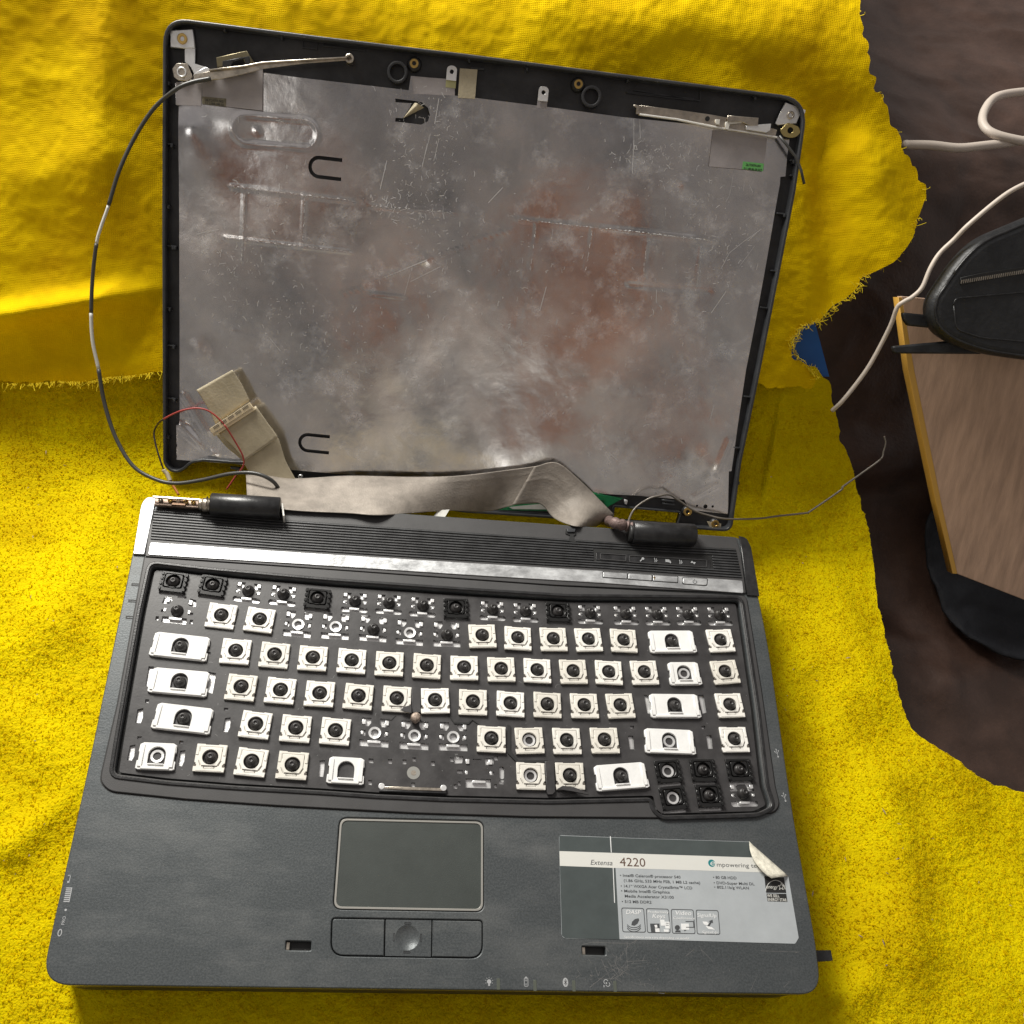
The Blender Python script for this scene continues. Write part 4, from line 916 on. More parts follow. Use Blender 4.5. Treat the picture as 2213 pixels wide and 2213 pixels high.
# circle contact on the space bar spot, torn slot at the front edge
c = Bz(K2, [(680, 1652)], ZK)[0]
kp(plate('contact_ring', [circ(*c, 3.2, 24)], ZK, ZK+.1, mat('clear_contact', (0.45, 0.45, 0.42), .3, .6), keyb)); kp(plate('contact_ring', [circ(c[0], c[1], 1.3, 14)], ZK+.1, ZK+.16, M_steel, keyb))
kp(plate('front_bar', [Bz(K2, [(425, 1752), (925, 1766), (925, 1792), (425, 1775)], 0)], -2, .1, M_steel, keyb, bevel=.3)); kp(plate('front_bar', [Bz(K2, [(420, 1778), (930, 1795), (930, 1812), (420, 1795)], 0)], -1.4, .4, M_black, keyb, bevel=.3))
for zx, zy in ((438, 1752), (908, 1765)): kp(plate('front_hook', [circ(*Bz(K2, [(zx, zy)], .3)[0], 1.6, 12)], -1.2, .3, M_silver, keyb, bevel=.2))
# dome
V, Fc = lathe_geo([(3.15, 0), (3.15, .5), (2.95, 1.5), (2.5, 2.5), (1.75, 3.2), (1.55, 3.5), (1.5, 4.3), (1.25, 4.5), (.75, 4.45), (.55, 4.0)], 22)
dome_me = mesh(V, Fc); dome_me.shade_smooth(); dome_me.materials.append(M_rubber)
V, Fc = lathe_geo([(3.2, 0), (3.2, .6), (2.6, 1.6), (2.0, 2.4), (1.5, 2.6), (1.45, 3.6), (1.2, 3.8), (.7, 3.75), (.5, 3.4)], 20)
dome_s = mesh(V, Fc); dome_s.shade_smooth(); dome_s.materials.append(M_rubber)
rim_me = mesh(*(lambda g: (g[0], g[1][:-1]))(lathe_geo([(2.0, .0), (2.0, .5), (3.1, .6), (3.2, .0)], 20))); rim_me.materials.append(M_silver)
# ivory scissor mount: outline with side notches, centre hole, printed slits
def mount_me():
    o_ = [(-7.3, -7.1), (7.2, -7.1), (7.3, -4.6), (6.5, -4.4), (6.5, -3.0), (7.2, -2.8), (7.1, 6.4), (3.2, 6.5), (3.0, 6.2), (-3.0, 6.2), (-3.2, 6.5), (-7.0, 6.5), (-7.1, -2.6), (-6.4, -2.9), (-6.4, -4.3), (-7.3, -4.5)]
    fr = plate_me([o_, circ(0, .0, 3.75, 24), rc(-2.6, 2.6, -5.55, -4.5)], 0, 1.5, .15)
    bm = bmesh.new(); bm.from_mesh(fr)
    inn = [(-5.1, 4.9), (5.1, 4.9), (5.0, -1.5), (3.6, -4.2), (-3.6, -4.2), (-5.0, -1.5)]
    bm.from_mesh(plate_me([inn, circ(0, 0, 3.75, 24)], 1.5, 1.95, .12))
    bm.from_mesh(plate_me([rc(-2.3, 2.3, -5.35, -4.7)], .4, 1.4))
    for s in (-1, 1): bm.from_mesh(plate_me([rc(*sorted((s*5.7, s*6.9)), 1.0, 5.6)], 1.5, 1.8, .1))
    me = bpy.data.meshes.new('mount'); bm.to_mesh(me); bm.free(); me.materials.append(M_ivory); return me
def slit_me():
    bm = bmesh.new()
    P = [[(-5.35, 5.3), (-5.2, 5.3), (-5.2, 2.6), (-5.35, 2.6)], [(5.2, 5.3), (5.35, 5.3), (5.35, 3), (5.2, 3)], [(-5.5, -1.6), (-5.3, -1.5), (-4.1, -4.1), (-4.3, -4.2)], [(5.5, -1.6), (5.3, -1.5), (4.1, -4.1), (4.3, -4.2)], rc(-5.2, 5.2, 5.2, 5.32), rc(-7.2, -6.0, -4.6, -3.6), rc(6.0, 7.2, -4.7, -3.5), rc(-6, 6, -6.72, -6.6), rc(-3.6, -1.6, -4.62, -4.42), rc(1.6, 3.6, -4.62, -4.42)]
    for q in P: bm.from_mesh(plate_me([q], 1.5, 1.56))
    me = bpy.data.meshes.new('slits'); bm.to_mesh(me); bm.free(); me.materials.append(M_slit); return me
MNT, SLT = mount_me(), slit_me()
def black_mount_me():
    o_ = [(-6.3, -6.0), (6.3, -6.0), (6.5, 5.6), (-6.5, 5.6)]
    bm = bmesh.new(); bm.from_mesh(plate_me([o_, rrect(0, .3, 9.8, 8.2, 1, 3)], 0, 1.6, .2)); bm.from_mesh(plate_me([rrect(0, .2, 8.8, 7.6, 1, 3), circ(0, 0, 3.7, 22)], .4, 2.1, .2))
    for s in (-1, 1):
        for y in (-4.6, -1.8, 1.2, 4.0): bm.from_mesh(plate_me([rrect(s*6.1, y, 1.3, 1.6, .2, 1)], 1.4, 2.2, .1))
    me = bpy.data.meshes.new('bm'); bm.to_mesh(me); bm.free(); me.materials.append(M_blackmount); return me
BMT = black_mount_me()
for m_, am_ in ((M_ivory, .16), (M_white, .08), (M_film, 0)):
    n = m_.node_tree; p = n.nodes['Principled BSDF']; ln = p.inputs['Base Color'].links[0]; src = ln.from_socket
    if not am_: continue
    oi = n.nodes.new('ShaderNodeObjectInfo'); mr = n.nodes.new('ShaderNodeMapRange'); mr.inputs[3].default_value = 1-am_; mr.inputs[4].default_value = 1.02; n.links.new(oi.outputs['Random'], mr.inputs[0])
    hs = n.nodes.new('ShaderNodeHueSaturation'); n.links.new(mr.outputs[0], hs.inputs['Value']); mr2 = n.nodes.new('ShaderNodeMapRange'); mr2.inputs[3].default_value = 1.7; mr2.inputs[4].default_value = .8; n.links.new(oi.outputs['Random'], mr2.inputs[0]); n.links.new(mr2.outputs[0], hs.inputs['Saturation'])
    n.links.new(src, hs.inputs['Color']); n.links.new(hs.outputs[0], p.inputs['Base Color'])
def arch(w_, y0, y1, n=12):
    r_ = w_/2; return [(-r_, y0)]+[(r_*math.cos(a)*(-1), y1-r_+r_*math.sin(a)) for a in np.linspace(0, math.pi, n)]+[(r_, y0)]
def wide_me(W_, hole=True, arc_only=False):
    h_ = W_/2
    o_ = [(-h_, -6.3), (-h_+1.2, -6.9), (h_-1.2, -6.9), (h_, -6.3), (h_-.2, -2.6), (h_-.9, -2.4), (h_-.9, 1.5), (h_-.3, 1.8), (h_-.6, 5.4), (h_-2.2, 6.3), (-h_+2.2, 6.3), (-h_+.6, 5.4), (-h_+.3, 1.8), (-h_+.9, 1.5), (-h_+.9, -2.4), (-h_+.2, -2.6)]
    bm = bmesh.new(); bm.from_mesh(plate_me([o_, arch(8.0, -3.9, 4.4)], 0, 1.5, .2))
    for s in (-1, 1): bm.from_mesh(plate_me([rc(*sorted((s*(h_-2.9), s*(h_-.9))), -5.6, 5.2)], 1.4, 2.1, .2))
    bm.from_mesh(plate_me([rc(-h_+2.5, h_-2.5, -6.7, -5.4)], 1.4, 2.1, .2)); bm.from_mesh(plate_me([rc(-3.6, 3.6, -4.6, -4.0)], 1.4, 2.3, .15))
    me = bpy.data.meshes.new('wide'); bm.to_mesh(me); bm.free(); me.materials.append(M_white); return me
WIDE = {k: wide_me(v) for k, v in {'T': 28.5, 'C': 28.5, 'S': 28.0, 'B2': 26.5, 'N2': 27.5, 'R2': 27.0, 'B3': 27.5, 'Mn': 18, 'Mn2': 18, 'Mh': 18}.items()}
HINGE = None
def hook_me(big):
    bm = bmesh.new()
    if big: parts = [(rc(-6.6, -4.8, 4.2, 6.6), 1.4), (rc(4.9, 6.6, 4.2, 6.6), 1.4), (rc(-3.2, 3.2, -5.2, -4.0), 1.1), (rc(-6.8, -5.6, -1, .8), .9), (rc(5.4, 6.6, -1, .8), .9)]
    else: parts = [(rc(-6.0, -4.2, 2.4, 4.4), 1.2), (rc(4.2, 6.0, 2.4, 4.4), 1.2), (rc(-2.6, 2.6, -5.4, -4.2), 1.3), (rc(-6.1, -5, -1.6, -.4), .8), (rc(5, 6.1, -1.6, -.4), .8)]
    for q, h_ in parts: bm.from_mesh(plate_me([q], 0, h_+.6, .15))
    me = bpy.data.meshes.new('hook'); bm.to_mesh(me); bm.free(); me.materials.append(M_silver); return me
HKB, HKS = hook_me(True), hook_me(False)
def inst(name, me, c, z, a, par, top=True):
    o = bpy.data.objects.new(name, me); COL.objects.link(o); o.parent = par
    o.location = (c[0]*MM, c[1]*MM, (z+(8 if top else 0))*MM); o.rotation_euler = (0, 0, a); return o
rr_ = random.Random(5)
for c, a, t, rn, i in items:
    a2 = a+rr_.gauss(0, .022)
    if t in ('W', 'Wn'):
        m_ = inst('scissor_mount', MNT, c, ZK+.15, a2, keyb); m_.rotation_euler = (rr_.gauss(0, .018), rr_.gauss(0, .018), a2); s_ = inst('mount_slit', SLT, (0, 0), 0, 0, m_, False)
        if t == 'W': inst('rubber_dome', dome_me, (rr_.gauss(0, .12), rr_.gauss(0, .12)), -.2, 0, m_, False)
        else: inst('contact_rim', rim_me, (0, 0), 0.1, 0, m_, False)
    elif t in ('K', 'Kn'):
        m_ = inst('scissor_mount', BMT, c, ZK, a2, keyb); m_['label'] = 'glossy black scissor mount'
        if t == 'K': inst('rubber_dome', dome_s, (0, 0), -.1, 0, m_, False)
        else: inst('contact_rim', rim_me, (0, 0), 0.1, 0, m_, False)
    elif t == 'd': inst('metal_hook', HKS, c, -3.0, a, keyb); inst('rubber_dome', dome_s, c, ZK, a2, keyb)
    elif t == 'D': inst('metal_hook', HKB, c, -3.0, a, keyb); inst('rubber_dome', dome_s, c, ZK, a2, keyb)
    elif t == 'e': inst('rubber_dome', dome_s, c, ZK, a2, keyb); inst('metal_hook', HKB, c, -3.0, a, keyb)
    elif t == 'n': inst('metal_hook', HKB, c, -3.0, a, keyb); inst('contact_rim', rim_me, c, ZK, a, keyb)
    elif t == 'g': inst('metal_hook', HKB, c, -3.0, a, keyb)
    else:
        m_ = inst('wide_mount', WIDE[t], c, ZK, a2, keyb); m_['label'] = 'milky white wide key mount'
        if t in ('Mn', 'Mn2', 'R2'): inst('contact_rim', rim_me, (0, 0), 0.1, 0, m_, False)
        elif t != 'Mh': inst('rubber_dome', dome_me, (0, -.1), -.2, 0, m_, False)
# black floor showing through the arches that have lost their dome is the film itself
# pointing stub stripped to bare metal between the rows
c = Bz(K2, [(697, 1225)], 2)[0]; V, Fc = lathe_geo([(2.3, -1.6), (2.5, 0), (2.6, 1.5), (2.2, 2.4), (1.2, 2.7), (.2, 2.75)], 12)
V = [(x+c[0]+random.gauss(0, .12), y+c[1]+random.gauss(0, .12), z) for x, y, z in V]; kp(obj('chipped_stub', V, Fc, mat('chipped_brown', (0.34, 0.27, 0.22), .5, .4, var=.6, vscale=600, bump=.8), keyb, smooth=True))
kp(plate('film_tear', [Bz(K2, [(580, 1170), (610, 1145), (665, 1130), (665, 1192)], 2.2)], .9, 1.3, M_film, keyb))
for P in ([(668, 1000), (735, 1000), (735, 1190), (668, 1190)],): kp(plate('film_flap', [Bz(K2, P, 0)], -1.5, -.3, M_film, keyb, bevel=.15))
kp(plate('film_flap', [Bz(K2, [(1680, 1560), (1748, 1560), (1760, 1790), (1740, 1812), (1700, 1812), (1695, 1790)], 1)], -1.2, .2, M_film, keyb, bevel=.2))
kp(plate('film_tear', [Bz(K4, [(175, 335), (215, 312), (290, 320), (400, 362), (395, 375), (280, 350)], 2)], .5, 1.2, M_film, keyb, bevel=.1))
kp(plate('film_tear', [Bz(K2, [(1395, 1280), (1420, 1290), (1420, 1480), (1480, 1555), (1700, 1550), (1700, 1565), (1470, 1572), (1400, 1500)], 0)], -1.5, -.9, M_groove, keyb))
kp(plate('film_tear', [Bz(K2, [(945, 1200), (955, 1200), (990, 1258), (1095, 1262), (1130, 1235), (1175, 1270), (1170, 1275), (1130, 1245), (1100, 1275), (990, 1272)], 0)], -1.6, -1.1, M_groove, keyb))
kp(plate('film_tear', [Bz(K2, [(545, 1205), (550, 1210), (515, 1245), (440, 1240), (440, 1236), (512, 1240)], 0)], -1.6, -1.4, M_groove, keyb))
# little crescents of dried glue on the film
segs = []
for Z, x, y in ((K1, 800, 1305), (K1, 1060, 1320), (K1, 1310, 1075), (K1, 1400, 1350), (K1, 745, 1560), (K1, 560, 1860), (K1, 820, 1870), (K1, 1180, 1895), (K1, 1430, 1905), (K1, 1640, 1095), (K1, 1205, 795), (K1, 1490, 820), (K1, 1240, 600), (K1, 720, 1010), (K2, 610, 955), (K2, 60, 920), (K2, 1180, 855), (K2, 1480, 980), (K2, 1775, 1000), (K2, 1265, 1110), (K2, 1535, 1255), (K2, 755, 1080), (K2, 580, 1500), (K2, 415, 1215), (K3, 25, 1180), (K3, 1165, 1440), (K3, 780, 930)):
    c = Bz(Z, [(x, y)], ZK)[0]; a0 = random.random()*6.28; r_ = random.uniform(1.0, 2.0); segs.append([(c[0]+r_*math.cos(a0+k*.35), c[1]+r_*math.sin(a0+k*.35)) for k in range(random.randint(3, 5))])
for i in range(130):
    p = B(random.uniform(300, 1620), random.uniform(1300, 1700), ZK); segs.append([p, (p[0]+random.uniform(-.5, .5), p[1]+random.uniform(-.5, .5))])
tag(kp(strokes('glue_specks', segs, ZK+.02, .2, mat('grey_glue', (.22, .22, .22), .5), keyb)), kind='stuff')
# spill smears on surround
# ================================================================== LID
rotm = Matrix([[LX[i], LY[i], LN[i]] for i in range(3)])
lid = empty('screen_shell', LC, rotm)
tag(lid, 'detached laptop lid shell lined with scuffed aluminium foil, leaning back on the towel', 'screen shell')
rimV = [(347, 35), (700, 78), (1000, 114), (1300, 154), (1748, 212), (1677, 630), (1583, 1150)]
bl = [(1412, 1128), (1405, 1112), (1440, 1103)]       # lower edge, right to left with the hinge notches
top = [(352, 35), (700, 79), (1000, 115), (1300, 154), (1749, 212), (1720, 412), (1677, 632), (1644, 800), (1602, 1003), (1582, 1150), (1540, 1147), (1461, 1141), (1325, 1130), (1300, 1128), (1000, 1108), (560, 1030), (545, 1005), (500, 1003), (470, 1000), (440, 998), (413, 1002), (400, 1015), (385, 1023), (366, 1020), (352, 1003), (350, 500)]
lo_ = roundpoly(Ls(top, 0), [13, 0, 0, 0, 15, 0, 0, 0, 0, 6, 0, 0, 0, 0, 0, 3, 2, 0, 0, 0, 3, 3, 3, 3, 3, 0], 7)
notch = Lz(Z7, [(350, 812), (738, 845), (722, 905), (700, 960), (340, 930), (343, 880)], -6)
link('lid_shell', plate_me([lo_, notch], -8.0, -6.0, .4), M_lid, lid)
rim = link('lid_rim', plate_me([lo_, grow(lo_, -1.7)], -6.6, -.0, .45), M_lidrim, lid)
link('notch_rim', plate_me([grow(roundpoly(notch, 1, 2), 1.0), roundpoly(notch, 1, 2)], -6, -3.0, .2), M_lidrim, lid)
# foil sheet with embossed ribs
ff = (Lz(Z1, [(243, 640), (225, 628), (222, 500), (330, 470), (740, 435), (1000, 470), (1300, 505), (1610, 540)])+Lz(Z2, [(243, 455), (505, 478), (505, 572), (620, 585), (1000, 632), (1500, 700), (1932, 745)])+Lz(Z3, [(1050, 680), (1120, 690), (1105, 800), (1095, 915), (1065, 918), (1062, 960), (1040, 1080), (985, 1400), (930, 1700)])
      + Lz(Z7, [(1135, 0), (1100, 240), (1048, 600), (1032, 602), (1030, 858), (800, 832), (768, 772), (500, 748), (200, 732)])+Lz(Z6, [(1750, 960), (1000, 940), (500, 903), (80, 868)])+Lz(Z5, [(1460, 1415), (1100, 1385), (780, 1360), (778, 1155), (797, 1150), (797, 500)]))
def uband(c, w_, h_, th, flip=1):                     # U shaped cut, mm
    r_ = h_/2; o_ = [(w_/2, r_), (-w_/2+r_, r_)]+[(-w_/2+r_+r_*math.cos(a), r_*math.sin(a)) for a in np.linspace(math.pi/2, 3*math.pi/2, 12)][1:-1]+[(-w_/2+r_, -r_), (w_/2, -r_)]
    ri = r_-th; i_ = [(w_/2, -ri), (-w_/2+r_, -ri)]+[(-w_/2+r_+ri*math.cos(a), ri*math.sin(a)) for a in np.linspace(3*math.pi/2, math.pi/2, 12)][1:-1]+[(-w_/2+r_, ri), (w_/2, ri)]
    P = [(c[0]+flip*x, c[1]+y) for x, y in o_+i_]; return P if flip > 0 else P[::-1]
u1 = Lz(Z1, [(1112, 1003)])[0]; u2 = Lz(Z5, [(1598, 1262)])[0]
s1 = abs(Lz(Z1, [(1210, 1003)])[0][0]-Lz(Z1, [(1010, 1003)])[0][0]); s2 = abs(Lz(Z1, [(1112, 935)])[0][1]-Lz(Z1, [(1112, 1072)])[0][1])
s3 = abs(Lz(Z5, [(1690, 1262)])[0][0]-Lz(Z5, [(1503, 1262)])[0][0]); s4 = abs(Lz(Z5, [(1598, 1203)])[0][1]-Lz(Z5, [(1598, 1318)])[0][1])
U1 = uband(u1, s1, s2, 1.9); U2 = uband(u2, s3, s4, 1.9)
U0 = Lz(Z1, [(1530, 590), (1640, 603), (1690, 612), (1725, 645), (1737, 685), (1725, 725), (1685, 745), (1530, 727), (1532, 705), (1575, 707), (1620, 640), (1625, 618), (1532, 612)])
punch = [circ(*Lz(Z7, [(895, 812)])[0], 1.3, 12), circ(*Lz(Z7, [(845, 808)])[0], .7, 8), circ(*Lz(Z7, [(938, 812)])[0], .8, 8)]
RID = [(Z1, (545, 1113), (1280, 1200), .8, .7), (Z1, (520, 1420), (1265, 1505), .8, .7), (Z1, (637, 1130), (615, 1560), .7, .5), (Z1, (992, 1165), (980, 1480), .7, .6), (Z2, (870, 1308), (1932, 1425), .8, .7), (Z3, (0, 1225), (690, 1302), .8, .7),
       (Z2, (992, 1340), (955, 1600), .6, .45), (Z2, (1325, 1370), (1285, 1610), .6, .45), (Z2, (1650, 1430), (1628, 1650), .6, .45), (Z3, (595, 1340), (560, 1600), .6, .4), (Z2, (0, 1230), (500, 1270), .7, .4), (Z2, (0, 1755), (200, 1775), .6, .4), (Z1, (1325, 1560), (1320, 1720), .6, .4),
       (Z1, (1215, 1750), (1325, 1718), .6, .4), (Z2, (80, 1655), (345, 1550), .7, .35), (Z2, (345, 1550), (580, 1470), .6, .3), (Z2, (600, 1440), (850, 1370), .7, .35), (Z5, (1100, 600), (1320, 612), .6, .35), (Z3, (160, 1560), (640, 1600), 1.2, -.4), (Z7, (600, 720), (690, 640), .8, .4), (Z7, (960, 600), (1040, 420), 2.2, .9), (Z7, (820, 760), (960, 680), 1.2, .5),
       (Z2, (600, 520), (590, 800), .8, .3), (Z2, (900, 740), (880, 1000), .7, .3), (Z5, (800, 1160), (1000, 1330), 2.6, 1.2), (Z5, (820, 980), (960, 1200), 2.4, .8), (Z5, (860, 1150), (960, 1300), 2.0, -1.2)]
ridL = [(Lz(z, [a, b]), wd*(.75 if wd < 1 else 1), h_*(.55 if wd < 1 else .8)) for z, a, b, wd, h_ in RID]
EM = Lz(Z1, [(640, 775), (990, 800)])
def foil_h(X, Y):
    h_ = 1.2*fbm(X/80+2, Y/80, 41, 2)+0.24*fbm(X/20, Y/20, 47, 2)+0.035*fbm(X/4, Y/4, 53, 2)
    for (p, q), wd, hh in ridL: h_ = h_+ridge(X, Y, p, q, wd, hh)
    # pill shaped emboss
    p = np.array(EM[0]); q = np.array(EM[1]); d = q-p; t = np.clip(((X-p[0])*d[0]+(Y-p[1])*d[1])/d.dot(d), 0, 1); D = np.hypot(X-p[0]-t*d[0], Y-p[1]-t*d[1])
    h_ = h_+0.4*np.exp(-((D-7.0)/.9)**2)+.3*np.exp(-(np.hypot(X-p[0]-6, Y-p[1])/1.8)**2)
    for (z, x, y, r_, hh) in BLIST:
        c_ = Lz(z, [(x, y)])[0]; h_ = h_+hh*np.exp(-((X-c_[0])**2+(Y-c_[1])**2)/r_**2)
    # creases across the sheet
    return h_
BLIST = [(Z6, 1330, 880, 30, 2.3), (Z6, 1650, 760, 20, 1.2), (Z1, 300, 760, 9, 1.3), (Z1, 350, 900, 16, 1.3), (Z1, 540, 740, 8, .7), (Z3, 300, 900, 30, 1.5), (Z7, 950, 560, 14, 1.8), (Z6, 300, 850, 34, 1.4), (Z5, 900, 720, 8, .8), (Z2, 330, 1550, 3, .5), (Z3, 495, 960, 3, .4)]
def foil_mesh():
    out = [tuple(p) for p in ff]
    def dens(P, st_):
        r_ = []
        for i in range(len(P)):
            a = np.array(P[i]); b = np.array(P[(i+1) % len(P)]); n = max(1, int(np.linalg.norm(b-a)/st_))
            r_ += [tuple(a+(b-a)*k/n) for k in range(n)]
        return r_
    loops = [dens(out, 1.6)]+[dens(h_, .8) for h_ in (U1, U2, U0)]+punch
    pts = []; edges = []
    for lp in loops:
        b = len(pts); pts += lp; edges += [(b+i, b+(i+1) % len(lp)) for i in range(len(lp))]
    xs = [p[0] for p in out]; ys = [p[1] for p in out]
    gx, gy = np.meshgrid(np.arange(min(xs), max(xs), 1.25), np.arange(min(ys), max(ys), 1.25)); gx = gx.ravel(); gy = gy.ravel()
    ok = inside(gx, gy, out)
    for h_ in loops[1:]: ok &= ~inside(gx, gy, h_)
    pts += list(zip(gx[ok], gy[ok]))
    r = delaunay_2d_cdt([Vector(p) for p in pts], edges, [], 0, 1e-5)
    V_ = np.array([tuple(v) for v in r[0]]); T = np.array([tuple(f) for f in r[2]])
    cen = V_[T].mean(1); ok = inside(cen[:, 0], cen[:, 1], loops[0])
    for h_ in loops[1:]: ok &= ~inside(cen[:, 0], cen[:, 1], h_)
    T = T[ok]; h_ = foil_h(V_[:, 0], V_[:, 1])
    # keep it from poking into the shell and flat at its border
    return mesh(np.c_[V_, np.maximum(-4.3+h_*.8, -5.9)], T)
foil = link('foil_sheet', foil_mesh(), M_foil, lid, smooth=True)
foil['label'] = 'crumpled silver foil sheet with U shaped cuts'
# marks scraped into the foil
segs = []
rf = random.Random(3)
def fp(u, v): return L(u, v, -5)
foilpoly = [tuple(p) for p in ff]
clusters = [(900, 330, 60, 150, 90), (1420, 330, 90, 25, 70), (1500, 400, 70, 70, 50), (960, 260, 50, 120, 50), (500, 560, 90, 60, 60), (560, 420, 80, 120, 40), (620, 680, 120, 40, 45), (700, 760, 160, 60, 50), (1000, 720, 200, 120, 60), (1350, 820, 120, 150, 50), (1550, 550, 70, 100, 60), (1230, 560, 200, 150, 60), (1480, 1030, 70, 40, 50), (860, 450, 60, 30, 40), (940, 520, 60, 90, 40)]
for (u, v, su, sv, n_) in [(a, b, c, d, int(e*2.0)) for a, b, c, d, e in clusters]:
    for _ in range(n_):
        uu, vv = rf.gauss(u, su*.7), rf.gauss(v, sv*.7); p = fp(uu, vv)
        if not inside(np.array([p[0]]), np.array([p[1]]), grow(foilpoly, -2))[0]: continue
        a = rf.choice([1.5, 1.7, 1.6, .1, .5, rf.uniform(0, 3)])+rf.gauss(0, .2); l_ = rf.choice([.15, .25, .4, .6, 1.0, 1.8])*rf.uniform(.6, 1.2); bend = rf.gauss(0, .18)
        segs.append([p, (p[0]+math.cos(a)*l_, p[1]+math.sin(a)*l_), (p[0]+math.cos(a+bend)*l_*1.6, p[1]+math.sin(a+bend)*l_*1.6)])
for Z, P in ((Z3, [(785, 880), (775, 960), (760, 1030), (740, 1065)]), (Z3, [(850, 940), (845, 1000)]), (Z3, [(880, 965), (900, 1010)]), (Z3, [(180, 1800 / 2), (190, 700)]), (Z3, [(190, 570), (190, 700)]), (Z3, [(225, 580), (228, 690)]), (Z3, [(710, 1465), (760, 1370), (850, 1300), (950, 1230)]), (Z3, [(870, 1300), (950, 1225)]), (Z3, [(820, 1450), (910, 1330)]), (Z3, [(650, 1730), (740, 1600)]), (Z3, [(325, 1590), (325, 1670)]), (Z2, [(1010, 1855), (1050, 1710)]), (Z2, [(85, 1655), (340, 1550)]), (Z2, [(240, 1680), (420, 1590)]), (Z2, [(240, 1630), (205, 1760)]), (Z7, [(920, 300), (945, 205)]), (Z7, [(870, 520), (920, 490)]), (Z7, [(630, 690), (690, 640)]), (Z7, [(320, 490), (370, 540)]), (Z1, [(345, 1397), (480, 1370)]), (Z1, [(1480, 960), (1440, 1130)]), (Z1, [(1720, 860), (1690, 1000)]), (Z1, [(1760, 960), (1790, 830)]), (Z2, [(410, 590), (385, 740)]), (Z2, [(360, 800), (310, 990)]), (Z2, [(705, 1210), (790, 1120)]), (Z5, [(1330, 630), (1400, 715)])):
    segs.append(Lz(Z, P))
for (p, q), wd_, hh in ridL[:11]:
    p = np.array(p); q = np.array(q); n_ = int(np.linalg.norm(q-p)/1.0)
    for k in range(n_):
        if rf.random() < .72:
            c_ = p+(q-p)*(k+rf.random())/n_; c_ = c_+np.array([rf.gauss(0, .15), rf.gauss(0, .25)]); d_ = (q-p)/np.linalg.norm(q-p)*rf.uniform(.4, 1.6); segs.append([tuple(c_), tuple(c_+d_)])
V = []; Fc = []
for s in segs:
    wd = random.choice([.14, .22, .34])
    for i in range(len(s)-1):
        a = np.array(s[i]); b = np.array(s[i+1]); d = b-a; l_ = np.linalg.norm(d)
        if l_ < .05: continue
        n_ = np.array([-d[1], d[0]])/l_*wd/2; m_ = max(1, int(l_/1.5))
        for k in range(m_):
            q0 = a+d*k/m_; q1 = a+d*(k+1)/m_; b0 = len(V)
            for q in (q0-n_, q1-n_, q1+n_, q0+n_):
                hh = max(-5.0+.55*float(foil_h(np.array([q[0]]), np.array([q[1]]))[0]), -5.85) if False else None; V.append((q[0], q[1], 0.0))
            Fc.append((b0, b0+1, b0+2, b0+3))
V = np.array(V); V[:, 2] = np.maximum(-4.3+.8*foil_h(V[:, 0], V[:, 1]), -5.9)+.12
tag(obj('foil_scuffs', V, Fc, M_scratch_f, lid), kind='stuff')
def lplate(name, Z, pts, h0, h1, m, bev=0.0, par=None, r_=0):
    P = Lz(Z, pts, (h0+h1)/2); P = roundpoly(P, r_, 3) if r_ else P
    return link(name, plate_me([P], h0, h1, bev), m, par or lid)
# tapes and labels stuck on the foil
lplate('tape_patch', Z1, [(378, 500), (740, 400), (738, 660), (378, 620)], -3.2, -3.0, M_greytape)
lplate('tape_patch', Z1, [(222, 490), (378, 500), (372, 632), (222, 625)], -3.4, -3.2, M_greytape)
t1 = lplate('part_label', Z1, [(378, 575), (522, 588), (520, 636), (378, 620)], -2.98, -2.9, mat('olive_label', (.16, .14, .09), .6, var=.4, vscale=600))
lplate('tape_patch', Z2, [(243, 455), (505, 474), (505, 570), (260, 560)], -4.3, -4.1, M_greytape)
lplate('tan_tape_tab', Z2, [(535, 408), (640, 415), (625, 590), (523, 583)], -4.0, -3.7, M_tapeL)
lplate('tape_patch', Z3, [(665, 635), (990, 672), (965, 882), (640, 855)], -3.7, -3.5, M_greytape)
gl = lplate('green_label', Z3, [(845, 825), (968, 838), (962, 884), (838, 870)], -3.4, -3.3, M_greenlab)
def ltext(s, Z, at, cap, width, m, par, h=-3.2):
    a = np.array(Lz(Z, [at], h)[0]); b = np.array(Lz(Z, [(at[0]+width, at[1]+width*.1)], h)[0]); r0 = math.atan2(b[1]-a[1], b[0]-a[0]); c0 = Lz(Z, [(at[0], at[1]-cap)], h)[0]
    me = text_me(s, abs(c0[1]-a[1])/.7, extr=.01, off=.03); xs = [v.co.x for v in me.vertices]; me.transform(Matrix.Diagonal((np.linalg.norm(b-a)/((max(xs)-min(xs))/MM), 1, 1, 1)))
    o = link('printed_text', me, m, par); o.location = (a[0]*MM, a[1]*MM, h*MM); o.rotation_euler = (0, 0, r0)
ltext('26.TD07A.001', Z3, (860, 850), 14, 88, M_ink, gl); ltext('S11 88 86 08 02T', Z3, (848, 872), 13, 108, M_ink, gl)
ltext('26.TD07A.002', Z1, (395, 602), 14, 110, M_ink, t1, -2.87); ltext('S11-88-08 01', Z1, (395, 620), 13, 112, M_ink, t1, -2.87)
